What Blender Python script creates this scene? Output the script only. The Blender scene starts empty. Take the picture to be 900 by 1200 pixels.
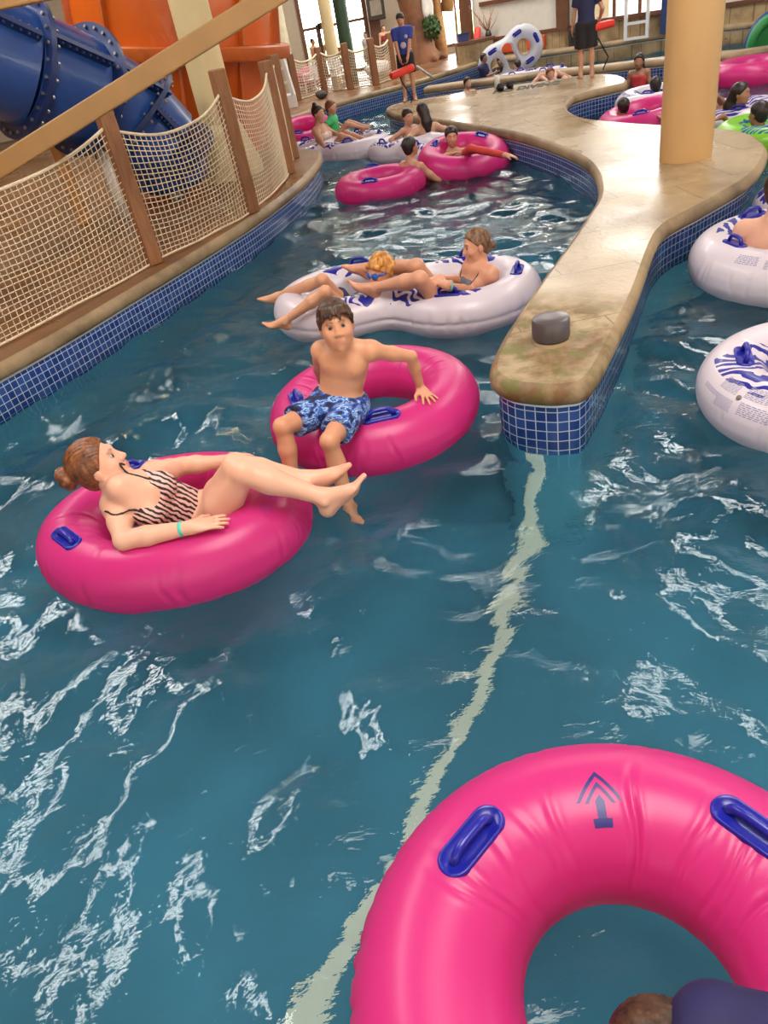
import bpy, bmesh, math, random
import numpy as np
from mathutils import Vector, Matrix
random.seed(7)
SC = bpy.context.scene
COL = SC.collection
V3 = lambda *a: np.array(a, float)

# ------------------------------------------------------------------ camera
CAM_H, FPX = 2.0, 850.0
PITCH, ROLL = math.radians(35.0), math.radians(11.3)
_F = V3(0, math.cos(PITCH), -math.sin(PITCH)); _R = V3(1, 0, 0); _D = V3(0, -math.sin(PITCH), -math.cos(PITCH))
_X = math.cos(ROLL) * _R + math.sin(ROLL) * _D
_Y = -math.sin(ROLL) * _R + math.cos(ROLL) * _D
def _ray(px, py): return _F + (px - 450) / FPX * _X + (py - 600) / FPX * _Y
def P(px, py, z=0.0):
    """where a line of sight meets the level z"""
    d = _ray(px, py); t = (z - CAM_H) / d[2]
    return V3(d[0] * t, d[1] * t, z)
def PY(px, py, y):
    """where a line of sight meets the upright plane at depth y"""
    d = _ray(px, py); t = y / d[1]
    return V3(d[0] * t, y, CAM_H + d[2] * t)
cam = bpy.data.cameras.new('camera'); camo = bpy.data.objects.new('camera', cam); COL.objects.link(camo)
cam.sensor_fit = 'HORIZONTAL'; cam.sensor_width = 36.0; cam.lens = 36.0 * FPX / 900.0
cam.clip_start = 0.05; cam.clip_end = 300
M = Matrix(((_X[0], -_Y[0], -_F[0], 0), (_X[1], -_Y[1], -_F[1], 0), (_X[2], -_Y[2], -_F[2], CAM_H), (0, 0, 0, 1)))
camo.matrix_world = M
SC.camera = camo

# ------------------------------------------------------------------ helpers
def srgb(r, g, b):
    f = lambda c: ((c / 255 + .055) / 1.055) ** 2.4 if c / 255 > .04045 else c / 255 / 12.92
    return (f(r), f(g), f(b), 1.0)
def tag(o, label=None, cat=None, group=None, kind=None):
    if label: o['label'] = label
    if cat: o['category'] = cat
    if group: o['group'] = group
    if kind: o['kind'] = kind
    return o
def empty(name, loc=(0, 0, 0), rz=0.0):
    o = bpy.data.objects.new(name, None); o.empty_display_size = .1
    o.location = loc; o.rotation_euler = (0, 0, rz); COL.objects.link(o); return o
def link_mesh(name, verts, faces, m=None, parent=None, smooth=False, loc=None, uvs=None, matidx=None):
    me = bpy.data.meshes.new(name)
    me.from_pydata([tuple(map(float, v)) for v in verts], [], [tuple(f) for f in faces]); me.update()
    ms = m if isinstance(m, (list, tuple)) else [m]
    for q in ms:
        if q: me.materials.append(q)
    if smooth: me.polygons.foreach_set('use_smooth', [True] * len(me.polygons))
    if matidx is not None: me.polygons.foreach_set('material_index', matidx)
    if uvs is not None:
        l = me.uv_layers.new(name='UVMap'); flat = []
        for f in faces:
            for i in f: flat += list(uvs[i])
        l.data.foreach_set('uv', flat)
    o = bpy.data.objects.new(name, me); COL.objects.link(o)
    if loc is not None: o.location = loc
    if parent: o.parent = parent
    return o
def copy_tree(o, parent=None):
    c = o.copy(); COL.objects.link(c)
    if parent: c.parent = parent
    for ch in list(o.children): copy_tree(ch, c)
    return c
def nrm(v):
    v = np.asarray(v, float); return v / (np.linalg.norm(v) + 1e-12)
def frame(z, up=(0, 0, 1)):
    z = nrm(z); x = np.cross(up, z)
    if np.linalg.norm(x) < 1e-4: x = np.cross((0, 1, 0), z)
    x = nrm(x); return x, np.cross(z, x), z

class MB:
    """collects simple shapes into ONE mesh"""
    def __init__(s): s.v = []; s.f = []; s.uv = []
    def add(s, vs, fs):
        n = len(s.v); s.v += [tuple(map(float, q)) for q in vs]; s.f += [tuple(i + n for i in f) for f in fs]
    def obox(s, c, ax, ay, az):
        c, ax, ay, az = map(np.asarray, (c, ax, ay, az))
        vs = [c + i * ax + j * ay + k * az for i in (-1, 1) for j in (-1, 1) for k in (-1, 1)]
        s.add(vs, [(0, 1, 3, 2), (4, 6, 7, 5), (0, 4, 5, 1), (2, 3, 7, 6), (0, 2, 6, 4), (1, 5, 7, 3)])
    def box(s, lo, hi):
        lo, hi = np.asarray(lo, float), np.asarray(hi, float)
        h = (hi - lo) / 2; s.obox((lo + hi) / 2, (h[0], 0, 0), (0, h[1], 0), (0, 0, h[2]))
    def bar(s, a, b, w, d=None, up=(0, 0, 1)):
        a, b = np.asarray(a, float), np.asarray(b, float); d = d or w
        x, y, z = frame(b - a, up); s.obox((a + b) / 2, x * w / 2, y * d / 2, (b - a) / 2)
    def tube(s, pts, r, n=8, caps=True):
        pts = [np.asarray(p, float) for p in pts]; rs = r if isinstance(r, (list, tuple)) else [r] * len(pts)
        x0 = None; rings = []
        for i, p in enumerate(pts):
            t = pts[min(i + 1, len(pts) - 1)] - pts[max(i - 1, 0)]
            if x0 is None: x0, y0, _ = frame(t)
            else:
                t = nrm(t); x0 = nrm(x0 - t * np.dot(x0, t)); y0 = np.cross(t, x0)
            rings.append([p + rs[i] * (math.cos(2 * math.pi * k / n) * x0 + math.sin(2 * math.pi * k / n) * y0) for k in range(n)])
        vs = [q for R_ in rings for q in R_]; fs = []
        for i in range(len(pts) - 1):
            for k in range(n):
                fs.append((i * n + k, i * n + (k + 1) % n, (i + 1) * n + (k + 1) % n, (i + 1) * n + k))
        if caps: fs += [tuple(range(n))[::-1], tuple((len(pts) - 1) * n + k for k in range(n))]
        s.add(vs, fs)
    def lathe(s, c, prof, n=32, axis=(0, 0, 1)):
        c = np.asarray(c, float); x, y, z = frame(axis)
        vs = []; fs = []
        for (r, h) in prof:
            vs += [c + z * h + r * (math.cos(2 * math.pi * k / n) * x + math.sin(2 * math.pi * k / n) * y) for k in range(n)]
        for i in range(len(prof) - 1):
            for k in range(n):
                fs.append((i * n + k, i * n + (k + 1) % n, (i + 1) * n + (k + 1) % n, (i + 1) * n + k))
        fs += [tuple(range(n))[::-1], tuple((len(prof) - 1) * n + k for k in range(n))]
        s.add(vs, fs)
    def build(s, name, m, parent=None, smooth=False, loc=None):
        v = s.v
        if loc is not None: v = [(a - loc[0], b - loc[1], c - loc[2]) for a, b, c in v]
        o = link_mesh(name, v, s.f, m, parent, smooth, loc)
        return o
def autosmooth(o, ang=40):
    me = o.data
    me.polygons.foreach_set('use_smooth', [True] * len(me.polygons))
    try: me.set_sharp_from_angle(angle=math.radians(ang))
    except Exception: pass
    return o
def bevel(o, w=.01, seg=2):
    b = o.modifiers.new('bevel', 'BEVEL'); b.width = w; b.segments = seg; b.limit_method = 'ANGLE'; return o

# ------------------------------------------------------------------ materials
class NT:
    def __init__(s, name):
        s.m = bpy.data.materials.new(name); s.m.use_nodes = True; s.t = s.m.node_tree
        s.t.nodes.clear(); s.out = s.n('ShaderNodeOutputMaterial')
    def n(s, typ, ins=None, **kw):
        q = s.t.nodes.new(typ)
        for k, v in kw.items(): setattr(q, k, v)
        for k, v in (ins or {}).items(): s.set(q, k, v)
        return q
    def set(s, q, k, v):
        if isinstance(v, bpy.types.NodeSocket): s.t.links.new(v, q.inputs[k])
        elif isinstance(v, bpy.types.Node): s.t.links.new(v.outputs[0], q.inputs[k])
        else: q.inputs[k].default_value = v
    def ramp(s, fac, stops, interp='LINEAR'):
        q = s.n('ShaderNodeValToRGB'); s.set(q, 'Fac', fac); r = q.color_ramp; r.interpolation = interp
        while len(r.elements) < len(stops): r.elements.new(.5)
        for e, (p, c) in zip(r.elements, stops): e.position = p; e.color = c if len(c) == 4 else (*c, 1)
        return q.outputs[0]
    def math(s, op, a, b=None, c=None):
        q = s.n('ShaderNodeMath', operation=op); s.set(q, 0, a)
        if b is not None: s.set(q, 1, b)
        if c is not None: s.set(q, 2, c)
        return q.outputs[0]
    def mix(s, fac, a, b):
        q = s.n('ShaderNodeMix', data_type='RGBA'); s.set(q, 0, fac); s.set(q, 6, a); s.set(q, 7, b); return q.outputs[2]
    def obj(s, scale=(1, 1, 1)):
        c = s.n('ShaderNodeTexCoord'); mp = s.n('ShaderNodeMapping'); s.set(mp, 'Vector', c.outputs['Object']); mp.inputs['Scale'].default_value = scale
        return mp.outputs[0]
    def noise(s, vec, scale, detail=3, rough=.5, out=0):
        q = s.n('ShaderNodeTexNoise'); s.set(q, 'Vector', vec); q.inputs['Scale'].default_value = scale
        q.inputs['Detail'].default_value = detail; q.inputs['Roughness'].default_value = rough; return q.outputs[out]
    def bump(s, h, strength=.3, dist=.01, normal=None):
        q = s.n('ShaderNodeBump'); s.set(q, 'Height', h); q.inputs['Strength'].default_value = strength; q.inputs['Distance'].default_value = dist
        if normal is not None: s.set(q, 'Normal', normal)
        return q.outputs[0]
    def pbsdf(s, color, rough=.5, normal=None, **kw):
        q = s.n('ShaderNodeBsdfPrincipled'); s.set(q, 'Base Color', color); s.set(q, 'Roughness', rough)
        if normal is not None: s.set(q, 'Normal', normal)
        for k, v in kw.items(): s.set(q, k.replace('_', ' '), v)
        s.t.links.new(q.outputs[0], s.out.inputs[0]); return q
def simple(name, col, rough=.5, vary=.12, scale=8, bump=.0, metallic=0.0, **kw):
    t = NT(name); v = t.obj(); f = t.noise(v, scale, 4)
    c2 = tuple(x * (1 - vary) for x in col[:3]) + (1,); c1 = tuple(min(1, x * (1 + vary)) for x in col[:3]) + (1,)
    c = t.ramp(f, [(.3, c2), (.7, c1)])
    nm = t.bump(t.noise(v, scale * 6, 3), bump, .004) if bump else None
    t.pbsdf(c, rough, nm, Metallic=metallic, **kw); return t.m

def vinyl(name, col, rough=.32, sub=.0):
    t = NT(name); v = t.obj()
    f = t.noise(v, 3, 3); c = t.mix(t.math('MULTIPLY', f, .35), col, tuple(x * .86 for x in col[:3]) + (1,))
    b = t.bump(t.noise(v, 22, 2), .05, .01)
    p = t.pbsdf(c, rough, b, **{'Coat Weight': .15, 'Coat Roughness': .25})
    tr = t.n('ShaderNodeBsdfTranslucent'); t.set(tr, 0, c); mx = t.n('ShaderNodeMixShader', {0: .42}); t.set(mx, 1, p); t.set(mx, 2, tr)
    t.t.links.new(mx.outputs[0], t.out.inputs[0]); return t.m
MAT = {}
MAT['pink'] = vinyl('pink_vinyl', (.80, .045, .305, 1), .36)
MAT['green_vinyl'] = vinyl('green_vinyl', srgb(140, 210, 40))
MAT['blue_plastic'] = simple('blue_plastic', srgb(28, 34, 150), .28, .1)
MAT['navy_print'] = simple('navy_print', srgb(30, 28, 112), .4, .1)
def white_vinyl():
    t = NT('printed_white_vinyl'); c = t.n('ShaderNodeTexCoord'); o = c.outputs['Object']
    sp = t.n('ShaderNodeSeparateXYZ'); t.set(sp, 0, o)
    warp = t.n('ShaderNodeTexNoise'); t.set(warp, 'Vector', o); warp.inputs['Scale'].default_value = 3.2
    mixv = t.n('ShaderNodeVectorMath', operation='MULTIPLY_ADD'); t.set(mixv, 0, warp.outputs['Color']); mixv.inputs[1].default_value = (.5, .5, .5); t.set(mixv, 2, o)
    w = t.n('ShaderNodeTexWave', wave_type='BANDS', bands_direction='DIAGONAL'); t.set(w, 'Vector', mixv.outputs[0]); w.inputs['Scale'].default_value = 5.5; w.inputs['Distortion'].default_value = 5; w.inputs['Detail'].default_value = 1.5
    st = t.math('GREATER_THAN', w.outputs['Fac'], .46)
    # printed zone: the upper face along both long sides and at the ends
    ax = t.math('ABSOLUTE', sp.outputs[0]); ay = t.math('ABSOLUTE', sp.outputs[1])
    n2 = t.noise(o, 5, 2)
    zone = t.math('MULTIPLY', t.math('GREATER_THAN', sp.outputs[2], .105), t.math('LESS_THAN', t.math('ABSOLUTE', t.math('SUBTRACT', ax, .43)), t.math('MULTIPLY_ADD', n2, .3, .14)))
    zone = t.math('MULTIPLY', zone, t.math('LESS_THAN', t.math('ABSOLUTE', t.math('SUBTRACT', ay, .37)), t.math('MULTIPLY_ADD', n2, .12, .07)))
    fac = t.math('MULTIPLY', st, zone)
    col = t.mix(fac, srgb(222, 214, 226), srgb(36, 40, 150))
    b = t.bump(t.noise(o, 16, 2), .06, .01)
    t.pbsdf(col, .35, b, **{'Coat Weight': .12}); return t.m
MAT['white_tube'] = white_vinyl()
MAT['white_plain'] = vinyl('plain_white_vinyl', srgb(224, 224, 232))
def stone(name, c1, c2, rough_lo, rough_hi, joint=None, stain=None):
    t = NT(name); v = t.obj()
    f = t.noise(v, 1.6, 6, .62); f2 = t.noise(v, 7, 5, .6)
    c = t.ramp(f, [(.3, c1), (.55, c2), (.75, tuple(min(1, x * 1.18) for x in c2[:3]) + (1,))])
    c = t.mix(t.math('MULTIPLY', t.math('SUBTRACT', f2, .35), .6), c, tuple(x * .55 for x in c1[:3]) + (1,))
    h = t.noise(v, 30, 5, .6)
    if joint:
        br = t.n('ShaderNodeTexBrick'); t.set(br, 'Vector', v); br.inputs['Scale'].default_value = 1
        br.inputs['Brick Width'].default_value = joint; br.inputs['Row Height'].default_value = joint * .8; br.inputs['Mortar Size'].default_value = .006
        c = t.mix(t.math('MULTIPLY', br.outputs['Fac'], .6), c, tuple(x * .45 for x in c1[:3]) + (1,))
    if stain:
        d = t.n('ShaderNodeVectorMath', operation='DISTANCE'); t.set(d, 0, v); d.inputs[1].default_value = stain
        m = t.math('MULTIPLY', t.math('SUBTRACT', 1.0, t.math('MULTIPLY', d.outputs['Value'], 1.15)), 2.2); m = t.math('MINIMUM', t.math('MAXIMUM', m, 0), 1.0); m0 = m
        m = t.math('MULTIPLY', t.math('MULTIPLY', m, .85), t.ramp(t.noise(v, 6, 5, .6), [(.4, (0, 0, 0)), (.58, (1, 1, 1))]))
        c = t.mix(m, c, t.ramp(t.noise(v, 9, 3), [(.42, srgb(104, 70, 34)), (.6, srgb(96, 98, 40))]))
    r = t.ramp(t.noise(v, .9, 4), [(.35, (rough_lo,) * 3), (.65, (rough_hi,) * 3)])
    if stain: r = t.mix(m0, r, (.62, .62, .62, 1))
    t.pbsdf(c, r, t.bump(h, .3, .008)); return t.m
MAT['deck'] = stone('wet_sandstone_deck', srgb(138, 116, 88), srgb(170, 150, 118), .10, .4, .95, (.95, 3.62, .36))
MAT['coping'] = stone('stone_coping', srgb(96, 78, 56), srgb(160, 138, 106), .45, .75, None, (.95, 3.3, .3))
MAT['deck_left'] = stone('stone_deck', srgb(98, 64, 38), srgb(130, 92, 58), .22, .5, .8)
MAT['rock'] = stone('rough_stone', srgb(120, 96, 70), srgb(190, 165, 125), .6, .9, .35)
def tile():
    t = NT('blue_pool_tile'); c = t.n('ShaderNodeTexCoord')
    br = t.n('ShaderNodeTexBrick', offset=0.0, squash=1.0); t.set(br, 'Vector', c.outputs['UV'])
    br.inputs['Color1'].default_value = srgb(34, 62, 132); br.inputs['Color2'].default_value = srgb(56, 92, 162)
    br.inputs['Mortar'].default_value = srgb(190, 205, 225); br.inputs['Scale'].default_value = 1
    br.inputs['Brick Width'].default_value = .055; br.inputs['Row Height'].default_value = .055; br.inputs['Mortar Size'].default_value = .0028
    br.inputs['Bias'].default_value = -.2
    t.pbsdf(br.outputs['Color'], .15, t.bump(br.outputs['Fac'], -.4, .003)); return t.m
MAT['tile'] = tile()
MAT['grout'] = simple('white_trim', srgb(225, 230, 235), .5, .05)
MAT['pool'] = simple('teal_pool_plaster', (.024, .16, .25, 1), .8, .18, 1.2)
MAT['wall_plaster'] = simple('turquoise_pool_wall', (.034, .2, .29, 1), .8, .1, 1.5)
MAT['pool_line'] = simple('white_lane_paint', (.55, .66, .58, 1), .8, .04)
def water():
    t = NT('pool_water'); v = t.obj()
    n1 = t.noise(v, 3.0, 3, .55); n2 = t.noise(t.obj((1, 1.9, 1)), 13, 3, .5); n3 = t.noise(t.obj((1, 2.4, 1)), 48, 2, .5)
    b1 = t.bump(n1, .35, .06); b2 = t.bump(n3, .10, .008, t.bump(n2, .20, .02, b1))
    g = t.n('ShaderNodeBsdfGlass', {'Color': (.93, .98, .99, 1), 'Roughness': .0, 'IOR': 1.33, 'Normal': b2})
    t.t.links.new(g.outputs[0], t.out.inputs[0])
    return t.m
MAT['water'] = water()
def wood(name, c1, c2, rough=.6, scale=(3, 3, 14)):
    t = NT(name); v = t.obj((scale[0], scale[1], scale[2]) if False else (10, 10, 1.2))
    f = t.noise(v, 4, 5, .6); c = t.ramp(f, [(.3, c1), (.7, c2)])
    t.pbsdf(c, rough, t.bump(f, .15, .006)); return t.m
MAT['post'] = wood('brown_timber', srgb(120, 78, 48), srgb(152, 104, 68))
MAT['beam'] = simple('tan_painted_steel', srgb(152, 114, 66), .55, .1, 3, .1)
MAT['rope'] = simple('net_cord', srgb(214, 196, 168), .8, .1)
MAT['cream'] = simple('cream_plaster', srgb(206, 186, 140), .6, .06, 2, .1)
MAT['column'] = simple('tan_plaster_column', srgb(198, 158, 106), .5, .06, 2, .08)
DECK, TILE = .36, .245
def spline(pts, n=8, closed=False):
    pts = [np.asarray(p, float)[:2] for p in pts]; out = []
    N = len(pts); rng = range(N) if closed else range(N - 1)
    for i in rng:
        g = (lambda k: pts[k % N]) if closed else (lambda k: pts[max(0, min(N - 1, k))])
        p0, p1, p2, p3 = g(i - 1), g(i), g(i + 1), g(i + 2)
        for j in range(n):
            t = j / n
            out.append(.5 * (2 * p1 + (p2 - p0) * t + (2 * p0 - 5 * p1 + 4 * p2 - p3) * t * t + (3 * p1 - p0 - 3 * p2 + p3) * t ** 3))
    if not closed: out.append(pts[-1])
    return np.array(out)
def offset(c, d, closed):
    """push a flat curve sideways, to the right of its direction"""
    n = len(c); out = []
    for i in range(n):
        a = c[(i - 1) % n] if closed else c[max(0, i - 1)]; b = c[(i + 1) % n] if closed else c[min(n - 1, i + 1)]
        t = nrm(b - a); out.append(c[i] + d * np.array((t[1], -t[0])))
    return np.array(out)
def sweep_wall(name, c, prof, m, parent=None, closed=False, smooth=True):
    """prof: list of (outward offset, height); carries u = length, v = height"""
    s = [0]
    for i in range(1, len(c)): s.append(s[-1] + float(np.linalg.norm(c[i] - c[i - 1])))
    cc = c
    if closed:
        s.append(s[-1] + float(np.linalg.norm(c[0] - c[-1]))); cc = np.vstack([c, c[:1]])
    vs = []; uv = []; fs = []
    n = len(cc); h = 0
    for j, (d, z) in enumerate(prof):
        if j: h += math.hypot(d - prof[j - 1][0], z - prof[j - 1][1])
        o = offset(c, d, closed)
        if closed: o = np.vstack([o, o[:1]])
        for i in range(n): vs.append((o[i][0], o[i][1], z)); uv.append((s[i], h))
    for j in range(len(prof) - 1):
        for i in range(n - 1):
            fs.append((j * n + i, j * n + i + 1, (j + 1) * n + i + 1, (j + 1) * n + i))
    return link_mesh(name, vs, fs, m, parent, smooth, None, uv)
def flat(name, c, z, m, parent=None, thick=.0):
    vs = [(p[0], p[1], z) for p in c]; fs = [tuple(range(len(c)))]
    if thick:
        n = len(c); vs += [(p[0], p[1], z - thick) for p in c]; fs.append(tuple(range(n, 2 * n))[::-1])
        fs += [(i, n + i, n + (i + 1) % n, (i + 1) % n) for i in range(n)]
    o = link_mesh(name, vs, fs, m, parent)
    bm = bmesh.new(); bm.from_mesh(o.data); bmesh.ops.triangulate(bm, faces=[f for f in bm.faces if len(f.verts) > 4]); bmesh.ops.recalc_face_normals(bm, faces=bm.faces[:]); bm.to_mesh(o.data); bm.free()
    if o.data.polygons[0].normal.z < 0 and not thick: o.data.flip_normals()
    return o
FLOORZ = -.95
CAP = [(.0, TILE + .008), (.03, TILE + .01), (.042, TILE + .03), (.045, TILE + .06), (.038, TILE + .085), (.022, DECK - .01), (.0, DECK)]
def bank(name, c, closed, deck_poly=None, deck_mat=None, label=None, coping=None, wall=None):
    """a pool wall with a tile band, a white trim line and a rounded stone coping; water on the right of c"""
    root = sweep_wall(name, c, [(0, FLOORZ), (0, -.07)], MAT['wall_plaster'], None, closed)
    sweep_wall('tile_band', c, [(0, -.07), (.004, -.066), (.004, TILE)], wall or MAT['tile'], root, closed)
    # shift tile rows so that a whole row meets the trim
    tag(root, label, None, None, 'structure')
    tr = sweep_wall('trim', c, [(0, TILE - .014), (.010, TILE - .012), (.010, TILE + .006), (0, TILE + .008)], MAT['grout'], root, closed)
    cp = sweep_wall('coping', c, CAP, coping or MAT['coping'], root, closed)
    inner = offset(c, 0.0, closed)
    poly = inner if deck_poly is None else np.vstack([inner, np.array(deck_poly)])
    dk = flat('deck_surface', poly, DECK, deck_mat or MAT['deck'], root)
    return root

zd = DECK
isl_px = [(692, 441), (662, 452), (625, 452), (592, 446), (576, 430), (590, 395), (614, 358), (640, 320), (667, 284), (690, 250), (701, 232), (703, 216), (697, 198), (680, 182), (640, 165), (600, 154), (560, 147), (500, 138), (462, 133),
          (453, 126), (474, 119), (520, 111.5), (560, 105), (610, 98), (650, 93), (690, 87.5), (715, 86.5), (731, 90), (733, 96), (715, 101), (690, 107), (670, 114), (663, 124), (672, 133), (692, 139), (735, 143), (780, 146), (835, 149), (872, 154), (893, 165), (898, 180), (880, 205), (830, 235), (792, 255), (776, 267), (765, 285), (745, 340), (720, 392)]
isl = [P(*p, zd)[:2] for p in isl_px]
c_isl = spline(isl, 6, True)
area = sum(c_isl[i][0] * c_isl[(i + 1) % len(c_isl)][1] - c_isl[(i + 1) % len(c_isl)][0] * c_isl[i][1] for i in range(len(c_isl)))
if area < 0: c_isl = c_isl[::-1]
c_isl = offset(c_isl, -.03, True)
bank('floor_island', c_isl, True, None, MAT['deck'], 'long curved wet stone island between the two channels')

left = [(-6.5, -.6), (-4.6, 1.6), (-3.3, 3.75), (-2.52, 4.93), (-2.13, 5.53), (-1.75, 6.22), (-1.25, 7.12), (-.77, 8.08), (-.38, 9.05), (-.1, 10.0), (.06, 10.9), (.02, 11.7), (-.5, 12.4), (-1.0, 13.3), (-1.0, 14.8), (-.75, 15.9), (-.2, 16.47), (.4, 17.0), (1.2, 17.65), (2.8, 18.6), (4.2, 19.9), (4.9, 20.8)]
c_left = spline(left, 6)
bank('floor_bank', c_left, False, [(4.9, 32), (-16, 32), (-16, -3), (-8, -3)], MAT['deck_left'], 'stone deck along the left channel')

# median wall beyond the island, and the far bank on the right
med = [P(497, 103, zd)[:2], P(540, 97, zd)[:2], P(600, 89.5, zd)[:2], P(650, 83.5, zd)[:2], P(700, 78, zd)[:2], P(776, 69, zd)[:2], P(840, 63, zd)[:2], P(900, 56, zd)[:2], V3(11.5, 10.6)]
c_med = spline(med, 6)
bank('wall_median', c_med, False, offset(c_med, -.3, False)[::-1], MAT['coping'], 'low tiled dividing wall behind the island')
bk = offset(c_med, -.3, False)[::-1]
o = sweep_wall('wall_median_back', bk, [(0, FLOORZ), (0, TILE), (.02, DECK)], MAT['tile']); tag(o, None, None, None, 'structure')
far = [(4.75, 20.9), P(600, 66, zd)[:2], P(640, 60, zd)[:2], P(700, 51, zd)[:2], P(776, 39, zd)[:2], (9.0, 16.9), (10.6, 15.3), (12.8, 13.3), (16, 10.5)]
c_far = spline(far, 6)
FB = bank('floor_far_bank', c_far, False, [(22, 10.5), (22, 32), (4.75, 32)], MAT['coping'], 'stone deck along the far wall', None, MAT['rock'])

# pool floor and water
NX, NY = 150, 190
fl = flat('floor', [(-8, -4), (18, -4), (18, 24), (-8, 24)], FLOORZ, MAT['pool']); tag(fl, None, None, None, 'structure')
ln = [(1.0, 3.55), (.90, 3.24), (.80, 3.05), (.614, 2.764), (.27, 2.249), (-.048, 1.799), (-.549, 1.057), (-1.2, .1)][1:]
lc = spline([(p[0], p[1]) for p in ln], 8); w = .042
o = link_mesh('trim_lane_line', [(*p, FLOORZ + .006) for p in offset(lc, w, False)] + [(*p, FLOORZ + .006) for p in offset(lc, -w, False)],
              [(i, i + 1, len(lc) + i + 1, len(lc) + i) for i in range(len(lc) - 1)], MAT['pool_line']); tag(o, None, None, None, 'structure')
k0 = int(np.argmin(np.linalg.norm(c_isl - P(630, 519, 0)[:2], axis=1))); dd_ = np.linalg.norm(c_isl - c_isl[k0], axis=1)
tn_ = nrm(c_isl[(k0 + 1) % len(c_isl)] - c_isl[k0 - 1]); no_ = np.array((tn_[1], -tn_[0])); no_ = no_ if no_[1] < 0 else -no_; b_ = c_isl[k0] + no_ * .012
o = link_mesh('trim_wall_line', [(*(b_ + tn_ * w_ - no_ * d_), z_) for z_ in (FLOORZ, -.08) for w_, d_ in ((-.05, .012), (-.042, .0), (.042, .0), (.05, .012))], [(0, 1, 5, 4), (1, 2, 6, 5), (2, 3, 7, 6), (4, 5, 6, 7)], MAT['pool_line']); tag(o, None, None, None, 'structure')
def wave(x, y):
    r = np.random.RandomState(3); z = np.zeros_like(x)
    for i in range(34):
        lam = .16 * 1.13 ** (i % 17); a = r.uniform(-math.pi, math.pi) if i > 8 else r.normal(.9, .5)
        amp = .0022 * (lam / .3) ** .9
        z += amp * np.sin(2 * math.pi / lam * (x * math.cos(a) + y * math.sin(a)) + 1.3 * np.sin(x * r.uniform(.3, 1.4) + y * r.uniform(.3, 1.4) + r.uniform(0, 6)) + r.uniform(0, 6))
    return z
xs = np.concatenate([np.arange(-7, -2.6, .25), np.arange(-2.6, 4.6, .035), np.arange(4.6, 16, .12)])
ys = np.concatenate([np.arange(-1.5, .4, .25), np.arange(.4, 8, .035), np.arange(8, 22, .09)])
GX, GY = np.meshgrid(xs, ys, indexing='ij'); GZ = wave(GX, GY)
nx, ny = len(xs), len(ys)
idx = np.arange(nx * ny).reshape(nx, ny)
q = np.stack([idx[:-1, :-1], idx[1:, :-1], idx[1:, 1:], idx[:-1, 1:]], -1).reshape(-1, 4)
def np_mesh(name, v, faces, m, parent=None, smooth=True, loc=None, colors=None):
    me = bpy.data.meshes.new(name); v = np.asarray(v, np.float32)
    if loc is not None: v = v - np.asarray(loc, np.float32)
    k = faces.shape[1]
    me.vertices.add(len(v)); me.vertices.foreach_set('co', v.ravel())
    me.loops.add(faces.size); me.loops.foreach_set('vertex_index', faces.astype(np.int32).ravel())
    me.polygons.add(len(faces)); me.polygons.foreach_set('loop_start', (np.arange(len(faces)) * k).astype(np.int32))
    try: me.polygons.foreach_set('loop_total', np.full(len(faces), k, np.int32))
    except Exception: pass
    me.polygons.foreach_set('use_smooth', np.full(len(faces), smooth))
    me.update(calc_edges=True); me.validate()
    if colors is not None:
        a = me.color_attributes.new('Col', 'FLOAT_COLOR', 'POINT')
        a.data.foreach_set('color', np.hstack([colors, np.ones((len(v), 1))]).astype(np.float32).ravel())
    for q_ in (m if isinstance(m, (list, tuple)) else [m]): me.materials.append(q_)
    o = bpy.data.objects.new(name, me); COL.objects.link(o)
    if loc is not None: o.location = tuple(map(float, loc))
    if parent: o.parent = parent
    return o
wt = np_mesh('water', np.stack([GX, GY, GZ], -1).reshape(-1, 3), q, MAT['water']); tag(wt, None, None, None, 'structure')

# column and vent cap on the island
cb = (P(773, 189, zd) + P(833, 187, zd)) / 2
cr = float(np.linalg.norm(P(773, 189, zd) - P(833, 187, zd))) / 2
cb = cb + V3(.05, .1, 0)
mb = MB(); mb.lathe(cb, [(cr, 0), (cr, 5.4)], 48)
o = mb.build('column', MAT['column'], smooth=False, loc=cb); autosmooth(o); tag(o, 'round tan plaster column standing on the island', 'column', None, 'structure')
kb = P(646, 400, zd); mb = MB()
mb.lathe(kb, [(.084, 0), (.088, .03), (.098, .032), (.1, .04), (.1, .12), (.094, .132), (.08, .138), (.03, .14)], 40)
o = mb.build('vent_cap', simple('grey_rubber', srgb(78, 72, 76), .35, .1), loc=kb); autosmooth(o, 35)
tag(o, 'dark grey round vent cap standing on the tip of the stone island', 'vent cap')
mb = MB(); mb.lathe(kb, [(.1, 0.0), (.097, .012), (.09, .018)], 40); o2 = mb.build('base_ring', MAT['coping'], o, loc=kb); o2.location = (0, 0, 0)
# ------------------------------------------------------------------ building
WA, WB = V3(4.4, 20.65), V3(16.4, 11.2)
wdir = nrm(WB - WA); wn = V3(-wdir[1], wdir[0]) * -1          # wn points into the hall
def PL(px, py, back=0.0):
    d = _ray(px, py); n = V3(wn[0], wn[1]); t = np.dot(n, WA - wn * back) / np.dot(n, d[:2]); return V3(d[0] * t, d[1] * t, CAM_H + d[2] * t)
def along(px): p = PL(px, 40); return float(np.dot(p[:2] - WA, wdir))
def wpt(s, z, out=0.0): p = WA + wdir * s + wn * out; return V3(p[0], p[1], z)
def wbox(mb, s0, s1, z0, z1, out, th):
    c = (wpt(s0, z0, out) + wpt(s1, z1, out)) / 2
    mb.obox(c, V3(*wdir, 0) * (s1 - s0) / 2, V3(*wn, 0) * th / 2, V3(0, 0, (z1 - z0) / 2))
LW = float(np.linalg.norm(WB - WA)); CEIL = 7.0
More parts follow.
